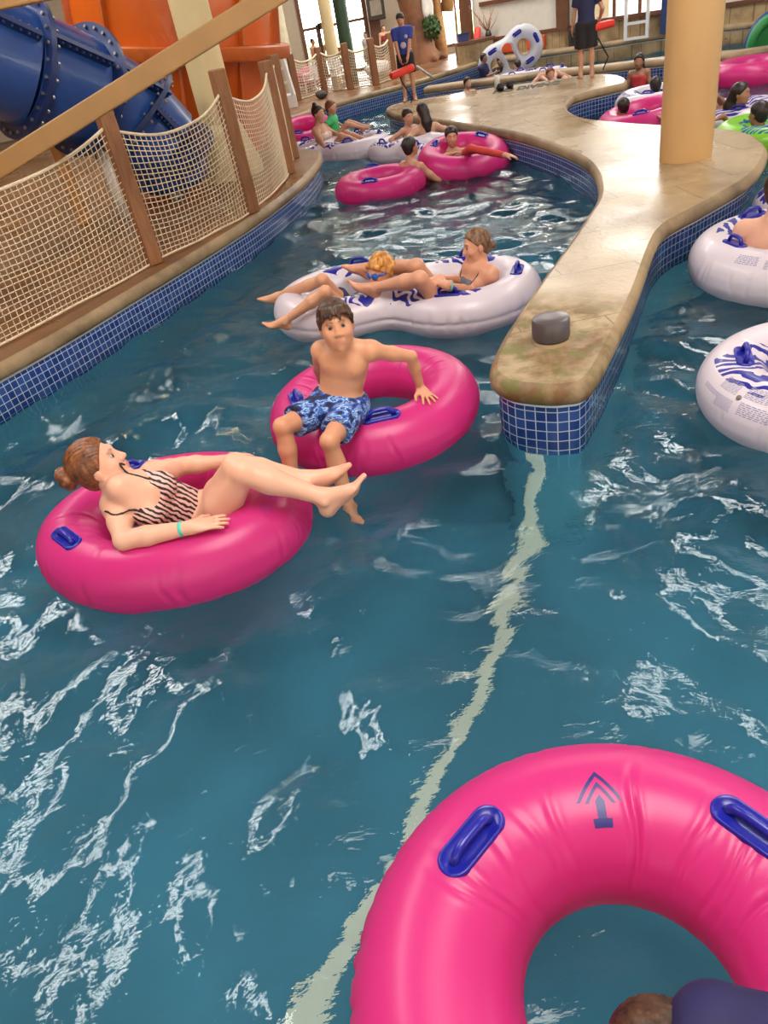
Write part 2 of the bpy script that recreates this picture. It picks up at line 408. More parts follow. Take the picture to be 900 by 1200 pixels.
MAT['wall_white'] = simple('white_wall_panel', srgb(216, 212, 200), .7, .04)
MAT['trim_wood'] = simple('dark_wood_trim', srgb(104, 66, 44), .5, .15)
MAT['ceiling'] = simple('stained_ceiling_boards', srgb(120, 84, 52), .7, .2)
MAT['steel_white'] = simple('white_painted_metal', srgb(225, 225, 228), .4, .04)
sA, sB = along(690), along(776)
mb = MB(); wbox(mb, 0, LW, .3, .72, -.1, .2); wl = mb.build('wall_right', MAT['rock']); tag(wl, kind='structure')
mb = MB(); wbox(mb, 0, sA, .72, CEIL, -.12, .2); wbox(mb, sB + .6, LW, .72, CEIL, -.12, .2); wbox(mb, sA, sB + .6, 5.6, CEIL, -.12, .2)
o = mb.build('wall_right_upper', MAT['wall_white']); tag(o, kind='structure')
mb = MB(); wbox(mb, .2, sA, .69, .75, .02, .07); wbox(mb, sB + .6, LW, .66, .74, .02, .07); wbox(mb, .2, sA, 1.40, 1.48, .0, .06)
o = mb.build('trim_1', MAT['trim_wood']); tag(o, kind='structure')
for k, px in enumerate((549, 661)):
    mb = MB(); s = along(px); wbox(mb, s - .13, s + .13, .70 if k else .36, CEIL, .06, .16); o = mb.build('trim_%d' % (k + 2), MAT['trim_wood']); tag(o, kind='structure')
# the strip window with its sill, mullions and the pool beyond it
mb = MB(); wbox(mb, sA - .05, sB + .65, .72, .80, .03, .14); w1 = mb.build('window_1', MAT['trim_wood']); tag(w1, kind='structure')
mb = MB()
for s in np.linspace(sA, sB + .6, 5): wbox(mb, s - .035, s + .035, .8, 5.6, -.05, .08)
wbox(mb, sA, sB + .6, 1.28, 1.33, -.05, .06); mb.build('window_frame', MAT['trim_wood'], w1)
tg = NT('clear_glazing'); g_ = tg.n('ShaderNodeBsdfTransparent'); gl = tg.n('ShaderNodeBsdfGlossy', {'Roughness': .02}); mx = tg.n('ShaderNodeMixShader', {0: .06}); tg.set(mx, 1, g_); tg.set(mx, 2, gl); tg.t.links.new(mx.outputs[0], tg.out.inputs[0]); MAT['glass'] = tg.m
mb = MB(); wbox(mb, sA, sB + .6, .8, 5.6, -.06, .01); mb.build('window_pane', MAT['glass'], w1)
# white upright frame standing at the pool edge in front of the window
mb = MB(); s0, s1 = along(737), along(762)
root = mb
for s in (s0, s1): wbox(mb, s - .035, s + .035, .34, 2.6, .24, .06)
for z in (.36, .64, 1.5): wbox(mb, s0, s1, z - .025, z + .025, .24, .05)
o = mb.build('frame_stand', MAT['steel_white'], loc=wpt(s0, .36, .24)); tag(o, 'white metal upright frame in front of the strip window', 'frame')
mb = MB(); s = along(782); wbox(mb, s - .1, s + .1, .36, 1.2, .14, .14); o = bevel(mb.build('notice_board', simple('blue_board', srgb(40, 60, 110), .5), loc=wpt(s, .36, .14))); tag(o, 'narrow dark blue panel beside the strip window', 'panel')
# back wall on the left with tall windows
YB = 24.0
wins = [(.38, 1.12), (1.2, 2.15), (4.2, 5.2)]
mb = MB(); edges = [-16.2] + [e for w_ in wins for e in w_] + [9]
for i in range(0, len(edges), 2): mb.box((edges[i], YB, .36), (edges[i + 1], YB + .25, CEIL))
for (a, b), z0 in zip(wins, (.36, .36, .5)):
    mb.box((a, YB, 4.2), (b, YB + .25, CEIL))
    if z0 > .4: mb.box((a, YB, .36), (b, YB + .25, z0))
o = mb.build('wall_back', simple('warm_grey_wall', srgb(186, 172, 150), .7, .05)); tag(o, kind='structure')
for k, (a, b) in enumerate(wins):
    fr = MB(); z0 = .36 if k < 2 else .5
    for x in (a, b): fr.box((x - .05, YB - .04, z0), (x + .05, YB + .1, 4.25))
    for z in (z0 + .03, 1.55 if k < 2 else 2.2, 2.9, 4.2): fr.box((a, YB - .02, z - .035), (b, YB + .06, z + .035))
    if k == 2: fr.box((4.62, YB - .02, z0), (4.67, YB + .06, 4.2))
    o = fr.build('window_%d' % (k + 2), MAT['trim_wood'] if k < 2 else MAT['post']); tag(o, kind='structure')
    mb = MB(); mb.box((a, YB + .02, z0), (b, YB + .03, 4.2)); mb.build('window_pane', MAT['glass'], o)
fr = MB()
for x in (.82, 1.2): fr.box((x - .06, YB - .1, .36), (x + .06, YB + .02, 1.62))
fr.box((.82, YB - .1, 1.5), (1.2, YB + .02, 1.65))
o = fr.build('door_1', simple('dark_door_frame', srgb(70, 48, 36), .5)); tag(o, kind='structure')
mb = MB(); mb.box((-9.4, -7, -.2), (-9.2, 24, CEIL)); o = mb.build('wall_left', simple('timber_wall', srgb(120, 84, 52), .7, .15)); tag(o, kind='structure')
mb = MB(); mb.box((-9.4, -7.2, -1), (20, -7, CEIL)); o = mb.build('wall_front', MAT['wall_white']); tag(o, kind='structure')
mb = MB(); mb.box((19.6, -7, -1), (19.8, 12, CEIL)); o = mb.build('wall_end', MAT['wall_white']); tag(o, kind='structure')
mb = MB(); mb.box((-9.4, -7.2, CEIL), (20, 24.3, CEIL + .2)); o = mb.build('ceiling', MAT['ceiling']); tag(o, kind='structure')
# outside: a lawn and pale trees
mb = MB(); mb.box((-30, 24.3, -.3), (40, 60, .2)); o = mb.build('ground', simple('lawn', srgb(150, 170, 90), .9)); tag(o, kind='structure')
lf = simple('pale_green_leaves', srgb(150, 178, 84), .7, .35, 2); bark = simple('bark', srgb(110, 84, 62), .9)  # pale green leaf colour, varied at random
def tree(label, x, y, h, rad, seed):
    rr = random.Random(seed); root = empty('garden_tree', (x, y, .2)); tag(root, label, 'tree', 'trees outside the windows')
    mb = MB(); mb.tube([(x, y, .2), (x + .1, y, h * .4), (x, y, h * .75)], [.16, .13, .06], 8); mb.build('trunk', bark, root, True, loc=(x, y, .2)).location = (0, 0, 0)
    vs = []; fs = []
    for _ in range(900):
        th, ph, q_ = rr.uniform(0, 6.28), math.acos(rr.uniform(-1, 1)), rr.uniform(.5, 1) ** .5 * rad
        c = V3(q_ * math.sin(ph) * math.cos(th), q_ * math.sin(ph) * math.sin(th), h * .68 - .2 + q_ * math.cos(ph) * 1.25)
        a = nrm((rr.gauss(0, 1), rr.gauss(0, 1), rr.gauss(0, 1))); b = nrm(np.cross(a, (rr.gauss(0, 1), rr.gauss(0, 1), 1))); L_ = rr.uniform(.1, .24)
        k = len(vs); vs += [c - a * L_, c + b * L_ * .45, c + a * L_, c - b * L_ * .45]; fs.append((k, k + 1, k + 2, k + 3))
    link_mesh('foliage', vs, fs, lf, root)
tree('pale green tree outside the left half of the tall window', .1, 27.2, 5.5, 1.15, 1)
tree('pale green tree outside the right half of the tall window', 2.9, 30.2, 5.4, 1.3, 2)

# ------------------------------------------------------------------ columns on the left
def column(label, x, y, r, m, name='column', z1=CEIL, plinth=None):
    mb = MB(); prof = [(r, 0), (r, z1 - DECK)]
    if plinth: prof = [(plinth, 0), (plinth, .12), (r + .02, .62), (r, .64), (r, z1 - DECK)]
    mb.lathe((x, y, DECK), prof, 32); o = mb.build(name, m, loc=(x, y, DECK)); autosmooth(o); tag(o, label, 'column', None, 'structure'); return o
column('cream round column in front of the orange slide', -1.10, 10.8, .235, MAT['cream'], plinth=.42)
column('dark green round column behind the far net fence', 1.29, 20.4, .155, simple('dark_green_paint', srgb(38, 62, 44), .4, .1))
column('cream round column beside the dark green column', .98, 21.3, .15, MAT['cream'])
column('pale column beyond the end of the orange slide', -.22, 20.6, .2, simple('pale_column', srgb(196, 186, 158), .6))

# ------------------------------------------------------------------ near net fence along the left channel
def fence_post(label, p, top, w=.13, group=None, yaw=.6, m=None):
    mb = MB(); c, s = math.cos(yaw), math.sin(yaw); h = (top - p[2]) / 2
    mb.obox((p[0], p[1], p[2] + h), V3(c, s, 0) * w / 2, V3(-s, c, 0) * w / 2, (0, 0, h))
    o = bevel(mb.build('fence_post', m or MAT['post'], loc=tuple(p)), .012); tag(o, label, 'post', group); return o
def net(label, a, b, zt0, zt1, sag, zb, nu, nv, r=.0042, group=None, bulge=.05, curve=None):
    """a hung net: upright and level cords between two posts, with a heavier top rope"""
    a, b = np.asarray(a, float)[:2], np.asarray(b, float)[:2]
    side = nrm((b - a)[::-1] * (1, -1))
    def pt(u, v):
        top = zt0 * (1 - u) + zt1 * u - sag * 4 * u * (1 - u)
        q_ = a + (b - a) * u + side * (bulge * 4 * u * (1 - u) + .03 * math.sin(v * 3.1) * math.sin(u * 3.14))
        if curve is not None: q_ = q_ + side * curve * 4 * u * (1 - u)
        wob = .004 * math.sin(13 * u + 7 * v) + .004 * math.sin(31 * v + 5 * u)
        return V3(q_[0], q_[1] + wob, zb + (top - zb) * v + wob)
    root = empty('safety_net', (a[0], a[1], zb)); tag(root, label, 'net', group)
    mb = MB()
    for i in range(nu + 1): mb.tube([pt(i / nu, j / 8) for j in range(9)], r, 3, False)
    for j in range(nv): mb.tube([pt(i / 12, j / nv) for i in range(13)], r, 3, False)
    o = mb.build('mesh', MAT['rope'], root, True, loc=(a[0], a[1], zb)); o.location = (0, 0, 0)
    mb = MB(); mb.tube([pt(i / 16, 1.0) for i in range(17)], r * 2.6, 6); o = mb.build('top_rope', MAT['rope'], root, True, loc=(a[0], a[1], zb)); o.location = (0, 0, 0)
    mb = MB(); mb.tube([pt(i / 16, 0.0) for i in range(17)], r * 2.0, 6); o = mb.build('bottom_rope', MAT['rope'], root, True, loc=(a[0], a[1], zb)); o.location = (0, 0, 0)
    return root
fp = [V3(-3.05, 4.65, DECK), P(185, 309, DECK) + V3(-.03, .02, 0), P(299, 249, DECK) + V3(-.03, .02, 0), P(339, 204, DECK), P(349, 192, DECK) + V3(-.05, .5, 0)]
plab = ['timber fence post outside the left edge beside the channel', 'timber fence post under the sloping tan beam', 'timber fence post in front of the cream column', 'first timber fence post of the close pair by the bend in the channel', 'second timber fence post of the close pair by the bend in the channel']
for p, l, t in zip(fp, plab, (1.62, 1.62, 1.68, 1.6, 1.6)): fence_post(l, p, t, .13, 'near fence posts')
nl = ['net panel at the left edge of the frame, nearest the camera', 'net panel between the first two posts, before the blue slide', 'net panel before the orange slide, short of the close pair of posts', 'narrow net panel between the close pair of posts', 'net panel curving out of sight past the close pair of posts']
for i in range(4):
    L_ = float(np.linalg.norm(fp[i + 1] - fp[i])); net(nl[i], fp[i], fp[i + 1], 1.46, 1.5, .17 if i < 3 else .05, DECK + .02, max(4, int(L_ / .056)), 22, .0052, 'near fence nets', .06 if i < 3 else .0)
# far fence
ff = [P(350, 118, DECK), P(381, 108, DECK), P(413, 107, DECK) + V3(0, .5, 0), P(441, 100, DECK), P(462, 92, DECK), V3(2.9, 20.6, DECK)]
fl_ = ['far fence post at the left end, beyond the near fence', 'second far fence post from the left, beside the white chair', 'third far fence post from the left, before the green column', 'fourth far fence post from the left', 'fifth far fence post, left of the lifeguard with the red rescue tube', 'last far fence post, behind the lifeguard with the red rescue tube']
for p, l in zip(ff, fl_): fence_post(l, p, 1.27, .14, 'far fence posts', .2, MAT['post'])
for i in range(5): net(['far net panel at the left end', 'far net panel with bathers standing behind it', 'far net panel before the green column', 'far net panel left of the lifeguard', 'far net panel hidden by the lifeguard'][i], ff[i], ff[i + 1], 1.18, 1.18, .13, DECK + .02, 14, 13, .0085, 'far fence nets', 0)

# ------------------------------------------------------------------ beams at the upper left
mb = MB(); a, b = PY(-60, 233, 6.3), PY(360, -30, 6.3)
a = a; d = b - a; mb.bar(a - d * .05, a + d * 1.35, .14, .235, (0, 1, 0)); o = bevel(mb.build('brace_beam', MAT['beam'], loc=tuple(a)), .012); tag(o, 'sloping tan beam crossing the upper left corner', 'beam')
mb = MB(); mb.box((-6, 6.25, 2.335), (1.4, 6.4, 2.6)); o = bevel(mb.build('cross_beam', MAT['beam'], loc=(-2.3, 6.3, 2.335)), .012); tag(o, 'level tan beam along the top left corner', 'beam')
mb = MB(); mb.box((-3.6, 6.26, DECK), (-3.35, 6.44, 2.34)); o = bevel(mb.build('beam_prop', MAT['beam'], loc=(-3.5, 6.35, DECK)), .012); tag(o, 'tan post outside the left edge carrying the level beam', 'post')

# ------------------------------------------------------------------ blue tube slide
MAT['slide_blue'] = simple('blue_fibreglass', srgb(32, 72, 142), .3, .12, 2, **{'Coat Weight': .3})
MAT['slide_flange'] = simple('dark_blue_flange', srgb(24, 44, 96), .4, .1)
MAT['bolt'] = simple('steel_bolt', srgb(150, 150, 150), .35, .1, metallic=.8)
sl = [PY(-190, 20, 8.4), PY(-70, 42, 8.6), PY(20, 80, 8.9), PY(92, 108, 9.3), PY(152, 138, 9.8), PY(186, 172, 9.9), PY(196, 205, 10.0)]
sl = [p + V3(0, .15, 0) for p in sl]
root = empty('tube_slide', (sl[-1][0], sl[-1][1], DECK)); tag(root, 'blue enclosed tube slide with bolted flanges at the upper left', 'slide')
LOC = (sl[-1][0], sl[-1][1], DECK); rad = [.56, .56, .56, .55, .54, .52, .5]
def child(mb, name, m, par, sm=True):
    o = mb.build(name, m, par, sm, loc=LOC); o.location = (0, 0, 0); return o
for i in range(len(sl) - 1):
    mb = MB(); a, b = sl[i], sl[i + 1]
    n_ = 40; x, y, z = frame(b - a); pr = [a + (b - a) * t for t in np.linspace(-.06, 1.06, 6)]
    mb.tube(pr, [rad[i] * (1 - t) + rad[i + 1] * t for t in np.linspace(0, 1, 6)], n_, i == len(sl) - 2); seg = child(mb, 'tube_section', MAT['slide_blue'], root)
    mb = MB(); r0 = rad[i]; mb.lathe(a - z * .03, [(r0, 0), (r0 + .13, 0), (r0 + .13, .05), (r0, .05)], 48, z); fo = child(mb, 'flange', MAT['slide_flange'], seg, False); autosmooth(fo)
    mb = MB()
    for k in range(26):
        c = a + z * .03 + (r0 + .075) * (math.cos(k * .2417) * x + math.sin(k * .2417) * y)
        for sgn in (-1, 1): mb.lathe(c + z * (.02 if sgn > 0 else -.085), [(.018, 0), (.018, .02), (.01, .028)], 8, z)
    child(mb, 'bolt', MAT['bolt'], seg, False)['kind'] = 'stuff'
    # lengthwise joint strip
    mb = MB(); sd = nrm(V3(.32, -.9, .62) - z * np.dot(V3(.32, -.9, .62), z)); tn = np.cross(z, sd)
    mb.obox((a + b) / 2 + sd * (rad[i] + .03), (b - a) / 2 * 1.0, sd * .075, tn * .022)
    for k in range(9):
        c = a + (b - a) * (k + .5) / 9 + sd * (rad[i] + .07); mb.tube([c - tn * .05, c + tn * .05], .014, 6)
    child(mb, 'joint_strip', MAT['slide_flange'], seg, False)
for p in (sl[3], sl[5]): mb = MB(); mb.tube([(p[0], p[1], DECK), (p[0], p[1], p[2] - .5)], .09, 12); child(mb, 'support', MAT['steel_white'], root)
# ------------------------------------------------------------------ orange slide
MAT['slide_orange'] = simple('orange_fibreglass', srgb(200, 92, 18), .35, .1, 1.2, **{'Coat Weight': .25})
MAT['slide_orange2'] = simple('burnt_orange_flange', srgb(186, 92, 34), .4, .1)
oc = V3(-1.85, 12.75, DECK); root = empty('bowl_slide', tuple(oc)); tag(root, 'big orange round slide bowl behind the cream column', 'slide')
ax = nrm((.17, .0, 1)); LOC = tuple(oc)
mb = MB(); mb.lathe(oc, [(1.0, .0), (1.15, .3), (1.38, 1.45)], 72, ax); child(mb, 'lower_shell', MAT['slide_orange'], root, False); autosmooth(root.children[-1], 50)
mb = MB(); mb.lathe(oc, [(1.37, 1.40), (1.58, 1.40), (1.60, 1.43), (1.60, 1.55), (1.58, 1.57), (1.37, 1.57)], 72, ax); autosmooth(child(mb, 'rim_flange', MAT['slide_orange2'], root, False))
mb = MB(); mb.lathe(oc, [(1.4, 1.57), (1.42, 1.9), (1.38, 2.6), (1.3, 3.2)], 72, ax); autosmooth(child(mb, 'upper_shell', MAT['slide_orange'], root, False), 50)
x, y, z = frame(ax)
for k in range(10):
    a_ = k * .6283 + .1; dr = math.cos(a_) * x + math.sin(a_) * y; t_ = np.cross(z, dr)
    mb = MB(); mb.obox(oc + z * 2.4 + dr * 1.4, dr * .1, t_ * .022, z * .82); mb.obox(oc + z * .72 + dr * 1.28, dr * .1, t_ * .022, z * .66); child(mb, 'rib', MAT['slide_orange2'], root, False)
for k in range(4):
    a_ = k * 1.57 + .7; mb = MB(); mb.tube([oc + V3(math.cos(a_), math.sin(a_), 0) * 1.0, oc + V3(math.cos(a_), math.sin(a_), .35) * 1.0], .1, 10); child(mb, 'foot', MAT['slide_orange2'], root)
# timber post under the slides and warm lamps of the play area
fence_post('timber post coloured as if lit, standing behind the net at the left', P(100, 262, DECK), 1.75, .14, None, .3, simple('timber_lit_tint', srgb(186, 128, 66), .6))  # warm light on this post is put into its brighter base colour
# ------------------------------------------------------------------ figures: one continuous skin grown from blended volumes
def smin(a, b, k):
    if k <= 0: return np.minimum(a, b)
    h = np.maximum(k - np.abs(a - b), 0) / k
    return np.minimum(a, b) - h * h * k * .25
class Body:
    """list of rounded volumes; mesh() gives one closed surface"""
    def __init__(s): s.p = []
    def cone(s, a, b, ra, rb, k=.02, cuts=None, sub=False):
        a, b = np.asarray(a, float), np.asarray(b, float); R = max(ra, rb)
        def f(X, Y, Z):
            d = b - a; L2 = float(d @ d) + 1e-12; px, py, pz = X - a[0], Y - a[1], Z - a[2]
            t = np.clip((px * d[0] + py * d[1] + pz * d[2]) / L2, 0, 1)
            return np.sqrt((px - t * d[0]) ** 2 + (py - t * d[1]) ** 2 + (pz - t * d[2]) ** 2) - (ra + (rb - ra) * t)
        s.p.append((f, np.minimum(a, b) - R, np.maximum(a, b) + R, k, cuts, sub)); return s
    def chain(s, pts, rs, k=.02, **kw):
        for i in range(len(pts) - 1): s.cone(pts[i], pts[i + 1], rs[i], rs[i + 1], k, **kw)
    def ell(s, c, rad, axes=None, k=.02, cuts=None, sub=False):
        c = np.asarray(c, float); A = np.eye(3) if axes is None else np.array([nrm(q) for q in axes]); r = np.asarray(rad, float); R = np.sqrt(((A * r[:, None]) ** 2).sum(0))
        def f(X, Y, Z):
            px, py, pz = X - c[0], Y - c[1], Z - c[2]; k0 = 0; k1 = 0
            for i in range(3):
                q = (px * A[i, 0] + py * A[i, 1] + pz * A[i, 2]) / r[i]; k0 = k0 + q * q; k1 = k1 + (q / r[i]) ** 2
            k0 = np.sqrt(k0); k1 = np.sqrt(k1) + 1e-9
            return k0 * (k0 - 1) / k1
        s.p.append((f, c - R, c + R, k, cuts, sub)); return s
    def mesh(s, h):
        lo = np.min([q[1] for q in s.p if not q[5]], 0) - 3 * h; hi = np.max([q[2] for q in s.p if not q[5]], 0) + 3 * h
        ax = [np.arange(lo[i], hi[i] + h, h).astype(np.float32) for i in range(3)]
        V = np.full([len(a) for a in ax], 9.0, np.float32)
        for (f, l, u, k, cuts, sub) in s.p:
            pad = k + 3 * h; sl = []
            for i in range(3):
                i0 = max(0, int((l[i] - pad - lo[i]) / h)); i1 = min(len(ax[i]), int((u[i] + pad - lo[i]) / h) + 2); sl.append(slice(i0, max(i1, i0)))
            sl = tuple(sl)
            X = ax[0][sl[0]][:, None, None]; Y = ax[1][sl[1]][None, :, None]; Z = ax[2][sl[2]][None, None, :]
            if 0 in (X.size, Y.size, Z.size): continue
            d = f(X, Y, Z)
            for (cp, cn) in (cuts or []):
                d = np.maximum(d, (X - cp[0]) * cn[0] + (Y - cp[1]) * cn[1] + (Z - cp[2]) * cn[2])
            if sub: V[sl] = -smin(-V[sl], d, k)
            else: V[sl] = smin(V[sl], d, k)
        return nets(V, lo, h)
def nets(V, lo, h):
    S = V < 0
    c = [S[i:S.shape[0] - 1 + i, j:S.shape[1] - 1 + j, k:S.shape[2] - 1 + k] for i in (0, 1) for j in (0, 1) for k in (0, 1)]
    n = sum(q.astype(np.int8) for q in c); act = (n > 0) & (n < 8)
    ijk = np.argwhere(act); idm = np.full(act.shape, -1, np.int32); idm[act] = np.arange(len(ijk))
    off = np.array([(i, j, k) for i in (0, 1) for j in (0, 1) for k in (0, 1)])
    val = np.stack([V[ijk[:, 0] + o[0], ijk[:, 1] + o[1], ijk[:, 2] + o[2]] for o in off], 1)
    acc = np.zeros((len(ijk), 3)); cnt = np.zeros(len(ijk))
    for a in range(8):
        for b in range(a + 1, 8):
            if np.abs(off[a] - off[b]).sum() != 1: continue
            m = (val[:, a] < 0) != (val[:, b] < 0)
            t = val[:, a] / (val[:, a] - val[:, b] + 1e-12)
            p = off[a] + (off[b] - off[a]) * t[:, None]; acc[m] += p[m]; cnt[m] += 1
    vert = (ijk + acc / cnt[:, None]) * h + lo
    F = []
    for axis in range(3):
        u, w = (axis + 1) % 3, (axis + 2) % 3
        sl0 = [slice(None)] * 3; sl1 = [slice(None)] * 3; sl0[axis] = slice(0, -1); sl1[axis] = slice(1, None)
        e = np.argwhere(S[tuple(sl0)] != S[tuple(sl1)])
        ok = (e[:, u] > 0) & (e[:, w] > 0) & (e[:, u] < S.shape[u] - 1) & (e[:, w] < S.shape[w] - 1); e = e[ok]
        ins = S[e[:, 0], e[:, 1], e[:, 2]]
        def cell(du, dw):
            q = e.copy(); q[:, u] += du; q[:, w] += dw; return idm[q[:, 0], q[:, 1], q[:, 2]]
        quad = np.stack([cell(-1, -1), cell(0, -1), cell(0, 0), cell(-1, 0)], 1)
        quad[~ins] = quad[~ins][:, ::-1]; F.append(quad)
    F = np.vstack(F); F = F[(F >= 0).all(1)]
    # light relaxation
    for _ in range(1):
        s_ = np.zeros_like(vert); c_ = np.zeros(len(vert))
        for i in range(4):
            a, b = F[:, i], F[:, (i + 1) % 4]
            np.add.at(s_, a, vert[b]); np.add.at(c_, a, 1); np.add.at(s_, b, vert[a]); np.add.at(c_, b, 1)
        vert = vert * .55 + .45 * s_ / np.maximum(c_, 1)[:, None]
    return vert, F

def skin_mat():
    t = NT('skin'); a = t.n('ShaderNodeVertexColor', layer_name='Col'); v = t.obj()
    f = t.noise(v, 14, 3); c = t.mix(t.math('MULTIPLY', f, .16), a.outputs[0], (.55, .16, .1, 1))
    t.pbsdf(c, .45, t.bump(t.noise(v, 160, 2), .05, .002), **{'Subsurface Weight': .12, 'Subsurface Radius': (.02, .008, .004), 'Subsurface Scale': .6}); return t.m
MAT['skin'] = skin_mat()
def hair_mat(name, c1, c2, sc=40):
    t = NT(name); v = t.obj((1, 1, .35)); f = t.noise(v, sc, 4, .6)
    t.pbsdf(t.ramp(f, [(.35, c1), (.68, c2)]), .45, t.bump(f, .5, .006)); return t.m
HAIR = {'brown': hair_mat('brown_hair', srgb(38, 23, 15), srgb(84, 54, 34)), 'auburn': hair_mat('auburn_hair', srgb(70, 38, 20), srgb(150, 90, 50)), 'blond': hair_mat('blond_curls', srgb(150, 88, 30), srgb(226, 168, 84), 30),
        'dark': hair_mat('dark_hair', srgb(18, 12, 10), srgb(48, 34, 28)), 'lightbrown': hair_mat('light_brown_hair', srgb(74, 48, 32), srgb(140, 104, 74))}
MAT['eye'] = None
def cloth_mat(name, col, rough=.75, vary=.12, scale=10): return simple(name, col, rough, vary, scale, .1)
def zebra():
    t = NT('zebra_print'); v = t.obj(); w = t.n('ShaderNodeTexWave', wave_type='BANDS', bands_direction='DIAGONAL'); t.set(w, 'Vector', v)
    w.inputs['Scale'].default_value = 17; w.inputs['Distortion'].default_value = 4.5; w.inputs['Detail'].default_value = 2; w.inputs['Detail Scale'].default_value = 1.2
    t.pbsdf(t.ramp(w.outputs['Fac'], [(.42, srgb(34, 22, 24)), (.5, srgb(216, 176, 170))]), .6); return t.m
def camo():
    t = NT('blue_wave_print'); v = t.obj((.55, 1, 1.5)); n = t.noise(v, 30, 3, .5)
    t.pbsdf(t.ramp(n, [(.3, srgb(22, 28, 62)), (.42, srgb(38, 62, 140)), (.48, srgb(70, 112, 190)), (.54, srgb(160, 195, 230)), (.59, srgb(40, 70, 150)), (.66, srgb(120, 160, 210))], 'CONSTANT'), .7); return t.m
MAT['zebra'] = zebra(); MAT['camo'] = camo()

def hand(B, w, d, back, thumb, s=1.0, curl=.35, spread=.16, k=.006):
    """w wrist, d towards the fingers, back = back-of-hand normal, thumb = +1/-1 side of d x back"""
    d = nrm(d); back = nrm(np.asarray(back, float) - d * np.dot(back, d)); lat = np.cross(d, back) * thumb
    B.cone(w, w + d * .03 * s, .026 * s, .026 * s, .02 * s)
    B.ell(w + d * .05 * s, (.05 * s, .04 * s, .016 * s), (d, lat, back), .02 * s)
    B.ell(w + d * .04 * s + lat * .02 * s - back * .008 * s, (.035 * s, .02 * s, .016 * s), (d, lat, back), .015 * s)
    for i, (o_, L_) in enumerate(((.030, .072), (.010, .080), (-.010, .075), (-.029, .060))):
        dd = nrm(d + lat * (o_ / .03) * spread); p = w + d * .085 * s + lat * o_ * s - d * abs(o_ - .005) * .25 * s; a = 0; r = (.0092 if i < 3 else .008) * s
        for seg, f_ in enumerate((.45, .31, .24)):
            a += curl * (.6 if seg == 0 else .9); q = p + (dd * math.cos(a) - back * math.sin(a)) * L_ * f_ * s
            B.cone(p, q, r, r * .93, k * s); p = q; r *= .93
    p = w + d * .022 * s + lat * .03 * s; q = p + nrm(d * .62 + lat * .72 - back * .25) * .042 * s; B.cone(p, q, .0135 * s, .0115 * s, .012 * s)
    B.cone(q, q + nrm(d * .85 + lat * .4 - back * .35) * .033 * s, .0112 * s, .0095 * s, k * s)
def foot(B, an, td, sole, big, s=1.0):
    """an ankle, td towards the toes, sole = direction the sole faces, big = side of the big toe (+1: along td x sole)"""
    td = nrm(td); sole = nrm(np.asarray(sole, float) - td * np.dot(sole, td)); lat = np.cross(td, sole) * big
    B.ell(an - td * .035 * s + sole * .045 * s, (.036 * s, .031 * s, .036 * s), (td, lat, sole), .03 * s)
    B.cone(an, an + td * .1 * s + sole * .045 * s, .04 * s, .027 * s, .03 * s)
    B.cone(an - td * .03 * s + sole * .055 * s, an + td * .12 * s + sole * .062 * s, .024 * s, .022 * s, .03 * s)
    B.ell(an + td * .125 * s + sole * .058 * s, (.045 * s, .043 * s, .02 * s), (td, lat, sole), .02 * s)
    B.ell(an + lat * .034 * s + sole * .002 * s, (.016 * s,) * 3, None, .015 * s); B.ell(an - lat * .034 * s + sole * .01 * s, (.016 * s,) * 3, None, .015 * s)
    for i, (o_, L_, r) in enumerate(((.030, .045, .0145), (.011, .04, .0105), (-.005, .036, .0098), (-.019, .03, .0092), (-.031, .022, .0088))):
        p = an + td * (.148 - .006 * i) * s + lat * o_ * s + sole * .058 * s
        B.cone(p, p + nrm(td + lat * o_ * 1.5) * L_ * s - sole * .003 * s, r * s, r * .9 * s, .008 * s)
